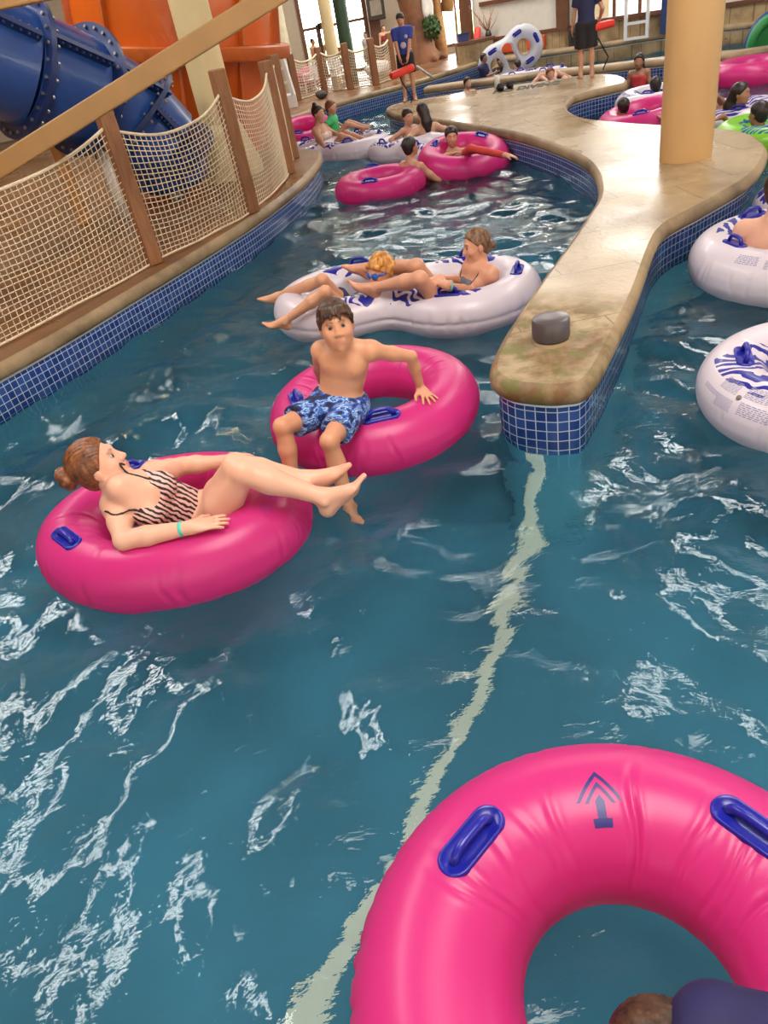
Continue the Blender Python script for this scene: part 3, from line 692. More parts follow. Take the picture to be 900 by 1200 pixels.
def human(label, J, s=1.0, hs=None, skin=(.62, .36, .26), h=.012, girth=1.0, bust=0.0, name='person', group=None, category='person', lips=(.5, .17, .15), kid_face=0.0, hair=None, haircol='brown', clothes=(), loc=None, eyes=True, brows=(.09, .05, .03), limbs=1.0, full=.0, armg=1.0, hairopt=None, headcover=None):
    J = {k: (v if k[:4] in ('hand', 'foot') or k in ('bow', 'paint') else np.asarray(v, float)) for k, v in J.items()}
    hs = hs or s; B = Body(); g = girth
    hL, hR = J['hipL'], J['hipR']; nb = J['neck']; sL, sR = J['shL'], J['shR']
    pc = (hL + hR) / 2; up = nrm(nb - pc); lat = nrm(sL - sR); lat = nrm(lat - up * np.dot(lat, up)); fr = np.cross(lat, up)
    hlat = nrm(hL - hR); T = float(np.linalg.norm(nb - pc)); ax = (lat, fr, up); shw = float(np.linalg.norm(sL - sR)) / 2
    bow = J.get('bow', 0.0)
    mid = lambda t: pc + (nb - pc) * t + fr * bow * 4 * t * (1 - t)
    hax = (hlat, np.cross(hlat, up), up)
    B.ell(pc + up * .02 * s, (.155 * s * g, .105 * s * g, .11 * s), hax, .05 * s)
    B.ell(mid(.36), (.128 * s * g, .092 * s * g, .15 * s), ax, .07 * s)
    B.ell(mid(.68), (min(.148 * s, shw * .95) * (g * .5 + .5), .098 * s * g, .165 * s), ax, .07 * s)
    B.ell(mid(.80) + fr * .02 * s, (min(.13 * s, shw * .85), .075 * s, .085 * s), ax, .06 * s)
    B.cone(sL - lat * .03 * s, sR + lat * .03 * s, .052 * s, .052 * s, .05 * s)
    if not bust:
        for q in (-1, 1): B.ell(mid(.74) + lat * q * .062 * s + fr * .062 * s, (.062 * s, .035 * s, .05 * s), ax, .05 * s)
    else:
        for q in (-1, 1): B.ell(mid(.70) + lat * q * .07 * s + fr * .085 * s * g, (.062 * s * bust, .055 * s * bust, .06 * s * bust), ax, .035 * s)
    hc = J['head']; f = nrm(J['face']); u = J.get('up', V3(0, 0, 1)); u = nrm(u - f * np.dot(u, f)); l = np.cross(u, f) * -1
    l = np.cross(f, u) * -1 if False else np.cross(u, f)
    # l: the person's left
    B.cone(nb - up * .03 * s, hc - u * .06 * hs - f * .022 * hs, .056 * s * (g * .5 + .5), .05 * hs, .03 * s)
    for sh in (sL, sR): B.cone(nb + up * .015 * s, sh, .04 * s, .045 * s, .04 * s)
    for S_ in 'LR':
        sh, el, wr = J['sh' + S_], J['el' + S_], J['wr' + S_]; m = limbs * armg
        B.ell(sh, (.056 * s * m,) * 3, None, .04 * s)
        B.cone(sh, sh + (el - sh) * .5, .05 * s * m, .046 * s * m, .03 * s); B.cone(sh + (el - sh) * .5, el, .046 * s * m, .038 * s * m, .02 * s)
        B.cone(el, el + (wr - el) * .35, .038 * s * m, .039 * s * m, .015 * s); B.cone(el + (wr - el) * .35, wr, .039 * s * m, .026 * s * m, .015 * s)
        hd = J.get('hand' + S_)
        if hd is not None:
            d, back, th = hd[:3]; kw = dict(curl=hd[3]) if len(hd) > 3 else {}
            if len(hd) > 4: kw['spread'] = hd[4]
            hand(B, wr, d, back, th, s * (1.0 if s > .9 else 1.04), **kw)
        hp, kn, an = J['hip' + S_], J['kn' + S_], J['an' + S_]; m = limbs
        B.cone(hp, hp + (kn - hp) * .45, .092 * s * g * m, .079 * s * g * m, .05 * s); B.cone(hp + (kn - hp) * .45, kn, .079 * s * g * m, .055 * s * m, .03 * s)
        B.ell(kn, (.055 * s * m,) * 3, None, .02 * s)
        B.cone(kn, kn + (an - kn) * .32, .05 * s * m, .054 * s * m, .02 * s); B.cone(kn + (an - kn) * .32, an, .054 * s * m, .034 * s * m, .02 * s)
        bk = np.cross(np.cross(an - kn, kn - hp), an - kn)
        if np.linalg.norm(bk) > 1e-6: bk = nrm(bk); bk = bk if np.dot(bk, hp - kn) > 0 else -bk; B.ell(kn + (an - kn) * .3 + bk * .014 * s, (.046 * s, .046 * s, .1 * s), (np.cross(bk, nrm(an - kn)), bk, nrm(an - kn)), .03 * s)
        ft = J.get('foot' + S_)
        if ft is not None: foot(B, an, ft[0], ft[1], ft[2], s)
    nbody = len(B.p)
    # head
    H_ = hs; hax2 = (l, f, u)
    B.ell(hc + u * .025 * H_ - f * .012 * H_, (.074 * H_, .092 * H_, .086 * H_), hax2, .02 * H_)
    B.ell(hc - u * .028 * H_ + f * .022 * H_, ((.060 + full) * H_, .064 * H_, .078 * H_), hax2, .03 * H_)
    B.ell(hc - u * .07 * H_ + f * .032 * H_, ((.045 + full) * H_, .045 * H_, .032 * H_), hax2, .03 * H_)
    B.ell(hc - u * .098 * H_ + f * .062 * H_, (.02 * H_, .017 * H_, .015 * H_), hax2, .025 * H_)
    for q in (-1, 1): B.ell(hc - u * .028 * H_ + f * .058 * H_ + l * q * .036 * H_, (.024 * H_, .024 * H_, .024 * H_), hax2, .025 * H_)
    B.cone(hc + u * .028 * H_ + f * .078 * H_ + l * .034 * H_, hc + u * .028 * H_ + f * .078 * H_ - l * .034 * H_, (.0095 - .003 * kid_face) * H_, (.0095 - .003 * kid_face) * H_, .018 * H_)
    for q in (-1, 1): B.ell(hc + u * .010 * H_ + f * .099 * H_ + l * q * .032 * H_, (.019 * H_, .013 * H_, .014 * H_), hax2, .014 * H_, None, True)
    for q in (-1, 1): B.ell(hc + u * .0065 * H_ + f * .088 * H_ + l * q * .031 * H_, (.0145 * H_, .012 * H_, .0068 * H_), hax2, .004 * H_, None, True)
    B.cone(hc + u * .012 * H_ + f * .083 * H_, hc - u * (.028 - .004 * kid_face) * H_ + f * (.104 - .008 * kid_face) * H_, .0075 * H_, (.0115 - .001 * kid_face) * H_, .016 * H_)
    for q in (-1, 1): B.ell(hc - u * .032 * H_ + f * .092 * H_ + l * q * .011 * H_, (.0085 * H_,) * 3, None, .008 * H_)
    for o_, r_ in ((-.056, .0065), (-.067, .0075)): B.cone(hc + u * o_ * H_ + f * (.083 - .004 * kid_face) * H_ + l * (.017 - .004 * kid_face) * H_, hc + u * o_ * H_ + f * (.083 - .004 * kid_face) * H_ - l * (.017 - .004 * kid_face) * H_, r_ * H_, r_ * H_, .012 * H_)
    B.cone(hc - u * .0615 * H_ + f * .0945 * H_ + l * .016 * H_, hc - u * .0615 * H_ + f * .0945 * H_ - l * .016 * H_, .0022 * H_, .0022 * H_, .003 * H_, None, True)
    for q in (-1, 1):
        B.ell(hc + l * q * .076 * H_ - f * .008 * H_ - u * .008 * H_, (.009 * H_, .021 * H_, .033 * H_), (nrm(l + f * q * -.25), nrm(f + l * q * .25), u), .01 * H_)
    if hair == 'cap': pass
    v, F = B.mesh(h)
    col = np.tile(np.array(skin, float), (len(v), 1))
    def paint(c, r, cc, soft=.3, amt=1.0):
        d = np.sqrt((((v - c)) ** 2).sum(1)); w = np.clip((r - d) / (r * soft), 0, 1)[:, None] * amt; col[:] = col * (1 - w) + np.array(cc) * w
    sk = np.array(skin)
    for q in (-.014, -.005, .005, .014): paint(hc - u * .0615 * H_ + f * .092 * H_ + l * q * H_, .0105 * H_, lips, .6, .7 if kid_face else .8)
    for q in (-1, 1):
        paint(hc - u * .03 * H_ + f * .075 * H_ + l * q * .04 * H_, .03 * H_, sk * (1.05, .82, .8), 1.0, .5)
        if brows:
            for k_ in range(4): paint(hc + u * (.0285 + .003 * (k_ in (1, 2))) * H_ + f * (.089 - .004 * k_) * H_ + l * q * (.017 + .009 * k_) * H_, .008 * H_, brows, .5, .8)
        paint(J['wr' + ('L' if q > 0 else 'R')] + nrm(J['handL' if q > 0 else 'handR'][0] if J.get('handL' if q > 0 else 'handR') is not None else up) * .15 * s, .05 * s, sk * (1.04, .82, .8), 1, .5)
        kn = J['kn' + ('L' if q > 0 else 'R')]; paint(kn, .075 * s, sk * (1.02, .85, .82), 1, .5)
        if J.get('footL' if q > 0 else 'footR') is not None:
            ft = J['footL' if q > 0 else 'footR']; paint(J['anL' if q > 0 else 'anR'] + nrm(ft[0]) * .17 * s + nrm(ft[1]) * .06 * s, .06 * s, sk * (1.05, .78, .72), .8, .6)
    if h < .0085:
        for q in (-1, 1): paint(hc + u * .0075 * H_ + f * .083 * H_ + l * q * .031 * H_, .0165 * H_, np.array(brows or sk * .5) * 1.2, .55, .8)
    if not bust:
        for q in (-1, 1): paint(mid(.70) + lat * q * .07 * s + fr * .10 * s, .016 * s, sk * (.75, .5, .45), .5, .8)
    for (c_, r_, cc) in J.get('paint', []): paint(np.asarray(c_, float), r_, cc)
    base = tuple(pc) if loc is None else loc
    o = np_mesh(name, v, F, MAT['skin'], None, True, base, np.clip(col, 0, 1)); tag(o, label, category, group)
    def kid(nm, B2, m, hh=None, noise=None, par=None):
        v2, F2 = B2.mesh(hh or h)
        if noise is not None: v2 = noise(v2)
        c = np_mesh(nm, v2, F2, m, par or o, True, base); c.location = (0, 0, 0); return c
    # eyes
    if eyes and h < .008:
        for q in (-1, 1):
            ec = hc + u * .0065 * H_ + f * .0705 * H_ + l * q * .031 * H_; mb = MB(); mb.lathe(ec - f * .0, [(.0128 * H_ * math.sin(a_), -.0128 * H_ * math.cos(a_)) for a_ in np.linspace(.12, 3.02, 12)], 16, nrm(f))
            e_ = mb.build('eye', MAT['eyeball'], o, True, loc=base); e_.location = (0, 0, 0)
            mb = MB(); mb.lathe(ec, [(.0086 * H_ * math.sin(a_) * 1.0, .0090 * H_ + .0046 * H_ * -math.cos(a_)) for a_ in np.linspace(.12, 3.02, 8)], 14, nrm(f - u * .06))
            i_ = mb.build('iris', MAT['iris'], e_, True, loc=base); i_.location = (0, 0, 0)
    # hair
    if hair:
        opt = hairopt or {}; HB = Body(); pl = [(hc + f * opt.get('front', .058) * H_ + u * .048 * H_, nrm(f * .76 - u * .65))]
        th = opt.get('thick', .013)
        HB.ell(hc + u * .03 * H_ - f * .014 * H_, ((.074 + th) * H_, (.092 + th) * H_, (.086 + th) * H_), hax2, .0, pl)
        if hair in ('short', 'bob', 'long', 'curly', 'bangs'):
            HB.ell(hc - u * .03 * H_ - f * .045 * H_, (.066 * H_, .055 * H_, .06 * H_), hax2, .02 * H_, pl)
        if hair == 'long': HB.chain([hc - u * .02 * H_ - f * .07 * H_, hc - u * .13 * H_ - f * .1 * H_, hc - u * .28 * H_ - f * .12 * H_], [.07 * H_, .075 * H_, .03 * H_], .03 * H_)
        if hair == 'bun':
            HB.ell(hc - u * .03 * H_ - f * .055 * H_, (.056 * H_, .05 * H_, .055 * H_), hax2, .02 * H_, pl)
            bc = hc + (u * opt.get('bu', .01) - f * opt.get('bf', .135)) * H_
            bs = opt.get('bs', 1.0); HB.ell(bc, (.036 * H_ * bs, .034 * H_ * bs, .04 * H_ * bs), hax2, .012 * H_)
            for k_ in range(6):
                a_ = k_ * 1.05; HB.ell(bc + (l * math.cos(a_) + u * math.sin(a_)) * .024 * H_ * bs - f * .008 * H_, (.02 * H_ * bs,) * 3, None, .004 * H_)
        if hair == 'topbun': HB.ell(hc + u * .125 * H_ - f * .05 * H_, (.038 * H_,) * 3, None, .015 * H_)
        if hair == 'bangs':
            for k_, (q, d_) in enumerate(((-.058, .035), (-.04, .012), (-.022, .028), (-.004, .01), (.016, .034), (.036, .012), (.054, .03))):
                a_ = hc + u * .085 * H_ + f * .06 * H_ + l * q * .8 * H_; b_ = hc + u * (.075 - d_) * H_ + f * (.098 - abs(q) * .55) * H_ + l * (q * 1.15 + .006) * H_
                HB.cone(a_, b_, .02 * H_, .007 * H_, .014 * H_)
            for q in (-1, 1): HB.cone(hc + l * q * .076 * H_ + u * .04 * H_ + f * .03 * H_, hc + l * q * .077 * H_ + u * .0 * H_ + f * .024 * H_, .013 * H_, .006 * H_, .012 * H_)
        nz = None
        if hair == 'curly':
            rr = random.Random(5)
            for _ in range(70):
                d_ = nrm((rr.gauss(0, 1), rr.gauss(0, 1), rr.gauss(0, 1))); p_ = hc + u * .03 * H_ - f * .014 * H_ + (l * d_[0] * .088 + f * d_[1] * .104 + u * d_[2] * .1) * H_
                if np.dot(p_ - pl[0][0], pl[0][1]) < -.0: HB.ell(p_, (.02 * H_,) * 3, None, .006 * H_)
        else:
            def nz(vv):
                w_ = vv - hc; ang_ = np.arctan2(w_ @ l, w_ @ u) if hair in ('bun', 'topbun') else np.arctan2(w_ @ l, w_ @ f)
                amp = .0016 * H_ * np.sin(ang_ * 46) + .0012 * H_ * np.sin(ang_ * 91 + (w_ @ u) * 40)
                n_ = w_ / (np.linalg.norm(w_, axis=1)[:, None] + 1e-9); return vv + n_ * amp[:, None]
        kid('hair', HB, HAIR[haircol], min(h, .006) if h < .01 else h, nz)
    ctx = dict(B=B, mid=mid, lat=lat, fr=fr, up=up, pc=pc, nb=nb, s=s, g=g, J=J, hlat=hlat, kid=kid, o=o, h=h, hc=hc, f=f, u=u, l=l, hs=H_, shw=shw, hax=hax, ax=ax, bust=bust, limbs=limbs, v=v)
    for fn in clothes: fn(ctx)
    return o
MAT['eyeball'] = simple('eye_white', (.42, .36, .33, 1), .15, .02); MAT['iris'] = simple('dark_iris', (.03, .018, .012, 1), .1, .1)

# ---- garments (each its own mesh under the figure)
def torso_cloth(nm, m, t0=.0, t1=.8, inf=.007, neck=None, loose=False, straps=False, strapm=None, low=None, bustcut=0.0, scoop=0):
    def fn(c):
        s, g, mid, up, fr, lat = c['s'], c['g'], c['mid'], c['up'], c['fr'], c['lat']; B = Body(); ax = c['ax']
        cut = [(mid(t1), nrm(up + fr * bustcut)), (mid(t0), -up)]; i = inf
        hx = c['hax']
        B.ell(c['pc'] + up * .02 * s, (.155 * s * g + i, .105 * s * g + i, .11 * s + i), hx, .05 * s, cut)
        B.ell(mid(.36), (.128 * s * g + i, .092 * s * g + i, .15 * s + i), ax, .07 * s, cut)
        B.ell(mid(.68), (min(.148 * s, c['shw'] * .95) * (g * .5 + .5) + i, .098 * s * g + i, .165 * s + i), ax, .07 * s, cut)
        B.ell(mid(.80) + fr * .02 * s, (min(.13 * s, c['shw'] * .85) + i, .075 * s + i, .085 * s + i), ax, .06 * s, cut)
        if c['bust']:
            for q in (-1, 1): B.ell(mid(.70) + lat * q * .07 * s + fr * .085 * s * g, (.062 * s * c['bust'] + i, .055 * s * c['bust'] + i, .06 * s * c['bust'] + i), ax, .035 * s, cut)
        if scoop: B.ell(mid(t1 + .02) + fr * .12 * s, (.055 * s, .14 * s, scoop * s), ax, .01 * s, None, True)
        if loose: B.cone(mid(.3), mid(.05), .135 * s * g, .14 * s * g, .05 * s, cut)
        t_ = c['kid'](nm, B, m)
        if straps:
            SB = Body()
            for q, sh in ((1, c['J']['shL']), (-1, c['J']['shR'])):
                p = [mid(.74) + lat * q * .075 * s + fr * .115 * s * g, mid(.90) + lat * q * .085 * s + fr * .092 * s, mid(.99) + lat * q * .115 * s + fr * .03 * s + up * .03 * s, mid(.97) + lat * q * .115 * s - fr * .04 * s + up * .03 * s, mid(.86) + lat * q * .09 * s - fr * .1 * s, mid(.72) + lat * q * .07 * s - fr * .1 * s * g]
                q2 = []
                for i_ in range(4):
                    for t_k in np.linspace(0, 1, 5)[:2 if i_ == 3 else 4]:
                        a_ = p[i_] * (1 - t_k) + p[i_ + 1] * t_k; k_ = int(np.argmin(((c['v'] - a_) ** 2).sum(1))); q2.append(c['v'][k_])
                q2 = np.array(q2); q2[1:-1] = (q2[:-2] + q2[1:-1] * 2 + q2[2:]) / 4
                SB.chain(list(q2), [.0055 * s] * len(q2), .003)
            c['kid']('strap', SB, strapm or m, min(c['h'], .006), par=t_)
    return fn
def tshirt(m, sleeve=.6, t0=.0, inf=.012, both=True, nm='shirt'):
    def fn(c):
        s, g, mid, up, fr, lat = c['s'], c['g'], c['mid'], c['up'], c['fr'], c['lat']; B = Body(); ax = c['ax']; i = inf; J = c['J']
        cut = [(mid(1.06), up), (mid(t0) if t0 >= 0 else c['pc'] + up * t0, -up)]
        B.ell(c['pc'] + up * .02 * s, (.155 * s * g + i, .105 * s * g + i, .13 * s + i), c['hax'], .05 * s, cut)
        B.ell(mid(.36), (.135 * s * g + i, .1 * s * g + i, .15 * s + i), ax, .07 * s, cut)
        B.ell(mid(.68), (min(.15 * s, c['shw'] * .95) * (g * .5 + .5) + i, .1 * s * g + i, .165 * s + i), ax, .07 * s, cut)
        B.ell(mid(.80) + fr * .02 * s, (min(.13 * s, c['shw'] * .85) + i, .078 * s + i, .085 * s + i), ax, .06 * s, cut)
        B.cone(J['shL'] - lat * .03 * s, J['shR'] + lat * .03 * s, .052 * s + i, .052 * s + i, .05 * s, cut)
        for sh in (J['shL'], J['shR']): B.cone(c['nb'] + up * .015 * s, sh, .04 * s + i, .045 * s + i, .04 * s, cut)
        for S_ in 'LR':
            sh, el = J['sh' + S_], J['el' + S_]; d = el - sh; L = sleeve if sleeve <= 1 else 1.0
            B.cone(sh, sh + d * (L + .15), .056 * s + i, .05 * s + i, .03 * s, [(sh + d * L, nrm(d))])
        c['kid'](nm, B, m)
    return fn
def sleeve(m, S_, nm='sleeve'):
    def fn(c):
        s, J, i = c['s'], c['J'], .008; sh, el, wr = J['sh' + S_], J['el' + S_], J['wr' + S_]; B = Body(); m_ = c['limbs']
        B.chain([sh, el], [.05 * s * m_ + i, .039 * s * m_ + i], .02 * s); B.cone(el, wr, .039 * s * m_ + i, .027 * s * m_ + i, .02 * s, [(el + (wr - el) * .97, nrm(wr - el))])
        c['kid'](nm, B, m)
    return fn
def trunks(m, hem=.7, waist=.16, inf=.014, flare=.02, nm='swim_trunks'):
    def fn(c):
        s, g, J, up = c['s'], c['g'], c['J'], c['up']; B = Body(); i = inf
        B.ell(c['pc'] + up * .02 * s, (.155 * s * g + i, .105 * s * g + i, .12 * s + i), c['hax'], .05 * s, [(c['pc'] + up * waist * s, up)])
        B.ell(c['mid'](.3), (.125 * s * g + i, .09 * s * g + i, .12 * s), c['ax'], .05 * s, [(c['pc'] + up * waist * s, up)])
        for S_ in 'LR':
            hp, kn = J['hip' + S_], J['kn' + S_]; d = kn - hp
            B.cone(hp, hp + d * (hem + .25), .092 * s * g + i, (.092 * (1 - hem) + .062 * hem) * s * g + i + flare, .04 * s, [(hp + d * hem, nrm(d)), (c['pc'] + up * waist * s, up)])
        c['kid'](nm, B, m)
    return fn
def band(m, S_, t=.9, nm='wristband', r=.031):
    def fn(c):
        J, s = c['J'], c['s']; el, wr = J['el' + S_], J['wr' + S_]; d = nrm(wr - el); p = el + (wr - el) * t; mb = MB()
        R_ = r * s; mb.lathe(p, [(R_ * .8, -.008), (R_ + .003, -.008), (R_ + .003, .008), (R_ * .8, .008)], 20, d)
        b = mb.build(nm, m, c['o'], True, loc=tuple(c['o'].location)); b.location = (0, 0, 0)
    return fn
# ------------------------------------------------------------------ swim rings
def ring_surf(R, r, sy, a, b, lift=0.0, wr=None):
    k = (r + lift + (wr(a, b) if wr else 0))
    return V3((R + k * math.cos(b)) * math.cos(a), (R + k * math.cos(b)) * math.sin(a) * sy, k * math.sin(b))
def wrinkles(seed, n_pleat, amp):
    rr = random.Random(seed)
    spots = [(rr.uniform(0, 2 * math.pi), rr.uniform(.014, .028), rr.uniform(.4, 1), rr.choice((0, 1, 1)), rr.uniform(.25, .55)) for _ in range(n_pleat)]
    def f(a, b):
        a, b = np.asarray(a, float), np.asarray(b, float); b = (b + math.pi) % (2 * math.pi) - math.pi; d = 0.0 * (a + b)
        for (a0, w_, s_, k, hh) in spots:
            da = (a - a0 + math.pi) % (2 * math.pi) - math.pi + .03 * np.sin(b * 4 + a0 * 9)
            g = (np.exp(-(da / w_) ** 2) - .35 * np.exp(-((np.abs(da) - 2 * w_) / w_) ** 2)) * s_
            d = d - amp * g * (1.35 * np.exp(-((b - .05) / hh) ** 2) if k else np.exp(-((b - 2.15) / .6) ** 2))
        d = d - .0055 * np.exp(-((b - .03) / .035) ** 2) + .003 * np.exp(-((b + .06) / .04) ** 2)   # welded seam on the outer edge
        d = d - .004 * np.exp(-((b - 2.75) / .04) ** 2)                                             # and on the inner
        return d
    return f
def handle(parent, pos, nor, tan, L=.215, Wd=.085, m=None, tall=.034):
    n = nrm(nor); t = nrm(tan - n * np.dot(tan, n)); s = np.cross(n, t); pos = np.asarray(pos, float)
    m = m or MAT['blue_plastic']
    prof = []
    for k in range(28):
        a = 2 * math.pi * k / 28; cx = (L - Wd) / 2 * (1 if math.cos(a) > 0 else -1); prof.append((cx + Wd / 2 * math.cos(a), Wd / 2 * math.sin(a)))
    mb = MB(); vs = []; fs = []
    lev = [(1.0, -.012), (1.0, .004), (.95, .009), (.86, .01), (.8, .005), (.1, .004)]
    for (sc, h) in lev:
        for (u, v) in prof:
            e = .0 if sc == 1 else (1 - sc) * Wd / 2
            uu = u - math.copysign(min(abs(u), e), u); vv = v * (1 - 2 * e / Wd) if e else v
            vs.append(pos + t * uu + s * vv + n * (h - .9 * u * u * .35))
    N = len(prof)
    for j in range(len(lev) - 1):
        for i in range(N): fs.append((j * N + i, j * N + (i + 1) % N, (j + 1) * N + (i + 1) % N, (j + 1) * N + i))
    fs.append(tuple((len(lev) - 1) * N + k for k in range(N)))
    mb.add(vs, fs); h = mb.build('handle', m, parent, True)
    pts = []
    for k in range(13):
        x = -1 + k / 6; hh = tall * (1 - abs(x) ** 5)
        pts.append(pos + t * x * (L / 2 - .036) + n * (hh - .004))
    mb = MB(); mb.tube(pts, .0125, 10); mb.build('grip', m, h, True)
    return h
def ring(label, c, R, r, m, sy=1.0, rot=0.0, handles=(), tilt=(0, 0), group=None, seed=1, na=128, nb=40, pleats=26, amp=.008, name='swim_ring', tall=.034):
    wr = wrinkles(seed, pleats, amp)
    A, B = np.meshgrid(np.arange(na) * 2 * math.pi / na, np.arange(nb) * 2 * math.pi / nb, indexing='ij'); k = r + wr(A, B)
    vs = np.stack([(R + k * np.cos(B)) * np.cos(A), (R + k * np.cos(B)) * np.sin(A) * sy, k * np.sin(B)], -1).reshape(-1, 3)
    I = np.arange(na * nb).reshape(na, nb); I1 = np.roll(I, -1, 0)
    fs = np.stack([I, I1, np.roll(I1, -1, 1), np.roll(I, -1, 1)], -1).reshape(-1, 4)
    o = np_mesh(name, vs, fs, m); o.location = tuple(map(float, c))
    o.rotation_euler = (tilt[0], tilt[1], rot)
    tag(o, label, 'swim ring', group)
    for (a, b) in handles:
        p = ring_surf(R, r, sy, a, b); e = .01
        ta = ring_surf(R, r, sy, a + e, b) - ring_surf(R, r, sy, a - e, b); tb = ring_surf(R, r, sy, a, b + e) - ring_surf(R, r, sy, a, b - e)
        handle(o, p, np.cross(ta, tb), ta, tall=tall)
    o['ring'] = [R, r, sy]
    return o
def arrow_print(o, R, r, sy, a, b, m, flip=1):
    """the printed arrow: two chevrons over a stem"""
    quads = [[(-.034, .018), (0, .066), (0, .076), (-.041, .018)], [(.034, .018), (0, .066), (0, .076), (.041, .018)],
             [(-.02, .015), (0, .045), (0, .054), (-.027, .015)], [(.02, .015), (0, .045), (0, .054), (.027, .015)],
             [(-.008, -.012), (-.008, .018), (0, .03), (0, -.012)], [(.008, -.012), (.008, .018), (0, .03), (0, -.012)],
             [(-.018, -.028), (-.018, -.012), (.018, -.012), (.018, -.028)]]
    vs = []; fs = []
    for q_ in quads:
        base = len(vs); n = 5
        for i in range(n):
            for j in range(n):
                u, v = i / (n - 1), j / (n - 1)
                p = (np.array(q_[0]) * (1 - u) + np.array(q_[3]) * u) * (1 - v) + (np.array(q_[1]) * (1 - u) + np.array(q_[2]) * u) * v
                vs.append(ring_surf(R, r, sy, a - flip * 1.35 * p[0] / (R + r * math.cos(b)), b - flip * 1.35 * p[1] / r, .0012))
        for i in range(n - 1):
            for j in range(n - 1):
                k = base + i * n + j; fs.append((k, k + 1, k + n + 1, k + n))
    pr = link_mesh('arrow_print', vs, fs, m, o, True); return pr

cN = V3(.33, .645, .1); RN, rN = .44, .2
def ang(c, px, py, z): p = P(px, py, z) - c; return math.atan2(p[1], p[0])
aL, aR, aA = ang(cN, 540, 977, .29), ang(cN, 885, 975, .29), ang(cN, 707, 957, .29)
near = ring('bright pink swim ring nearest the camera with a navy arrow on top', cN, RN, rN, MAT['pink'], handles=((aL, 1.6), (aR, 1.6)), seed=11, na=520, nb=72, pleats=70, amp=.0065, group='pink swim rings')
arrow_print(near, RN, rN, 1, aA, 2.0, MAT['navy_print'])
cW = V3(-1.017, 2.975, .065)
wom = ring('pink swim ring carrying the woman in the zebra striped swimsuit', cW, .5, .185, MAT['pink'], .75, -.2, handles=((ang(cW, 96, 630, .25) + .2, 1.5), (math.radians(128), 1.5)), seed=5, na=420, nb=60, pleats=34, amp=.008, group='pink swim rings')
cB = V3(.062, 3.773, .1)
boyr = ring('pink swim ring with the boy in blue trunks sitting on its rim', cB, .44, .165, MAT['pink'], handles=((math.radians(188), 1.7), (math.radians(272), 1.5)), seed=8, na=420, nb=60, pleats=34, amp=.007, group='pink swim rings', tall=.045)
ring('pink swim ring under the bearded man beside the left channel', (.76, 9.8, .07), .42, .16, MAT['pink'], handles=((math.radians(95), 1.4), (math.radians(250), 1.4)), seed=3, group='pink swim rings')
ring('tilted pink swim ring under the dark haired woman with the red sleeve', (1.9, 10.12, .13), .42, .175, MAT['pink'], handles=((math.radians(150), 1.8), (math.radians(40), 1.8)), tilt=(.18, .04), seed=4, group='pink swim rings')

# ---- white printed rings
def white_single():
    m = MAT['white_tube'].copy(); m.name = 'printed_white_vinyl_round'; nt = m.node_tree
    return m
def printed(name, base, ink, test):
    """vinyl with a hand drawn flame print where test(t, x, y, z, noise) says"""
    t = NT(name); c = t.n('ShaderNodeTexCoord'); o = c.outputs['Object']; sp = t.n('ShaderNodeSeparateXYZ'); t.set(sp, 0, o)
    warp = t.n('ShaderNodeTexNoise'); t.set(warp, 'Vector', o); warp.inputs['Scale'].default_value = 3.2
    mv = t.n('ShaderNodeVectorMath', operation='MULTIPLY_ADD'); t.set(mv, 0, warp.outputs['Color']); mv.inputs[1].default_value = (.5, .5, .5); t.set(mv, 2, o)
    w = t.n('ShaderNodeTexWave', wave_type='BANDS', bands_direction='DIAGONAL'); t.set(w, 'Vector', mv.outputs[0]); w.inputs['Scale'].default_value = 5.5; w.inputs['Distortion'].default_value = 5; w.inputs['Detail'].default_value = 1.5
    st = t.math('GREATER_THAN', w.outputs['Fac'], .42); zone = test(t, sp.outputs[0], sp.outputs[1], sp.outputs[2], t.noise(o, 5, 2))
    col = t.mix(t.math('MULTIPLY', st, zone), base, ink); p = t.pbsdf(col, .35, t.bump(t.noise(o, 16, 2), .06, .01), **{'Coat Weight': .12})
    tr = t.n('ShaderNodeBsdfTranslucent'); t.set(tr, 0, col); mx = t.n('ShaderNodeMixShader', {0: .2}); t.set(mx, 1, p); t.set(mx, 2, tr); t.t.links.new(mx.outputs[0], t.out.inputs[0]); return t.m
INK = srgb(36, 40, 150)
def z_single(t, x, y, z, n):
    a = t.math('LESS_THAN', t.math('ABSOLUTE', y), t.math('MULTIPLY_ADD', n, .3, .1)); b = t.math('GREATER_THAN', z, .085)
    r = t.math('SQRT', t.math('ADD', t.math('MULTIPLY', x, x), t.math('MULTIPLY', y, y)))
    return t.math('MULTIPLY', t.math('MULTIPLY', a, b), t.math('LESS_THAN', r, .52))
def z_double(t, x, y, z, n):
    ax = t.math('ABSOLUTE', x); ay = t.math('ABSOLUTE', y)
    a = t.math('LESS_THAN', t.math('ABSOLUTE', t.math('SUBTRACT', ax, .36)), t.math('MULTIPLY_ADD', n, .4, .12)); b = t.math('GREATER_THAN', z, .1)
    c = t.math('LESS_THAN', t.math('ABSOLUTE', t.math('SUBTRACT', ay, .355)), t.math('MULTIPLY_ADD', n, .09, .03))
    return t.math('MULTIPLY', t.math('MULTIPLY', a, b), c)
WHITE = srgb(222, 214, 226)
MAT['w_single'] = printed('printed_white_vinyl_round', WHITE, INK, z_single); MAT['w_double'] = printed('printed_white_vinyl_double', WHITE, INK, z_double)
MAT['g_single'] = printed('printed_green_vinyl', srgb(130, 205, 40), srgb(30, 90, 160), z_single)
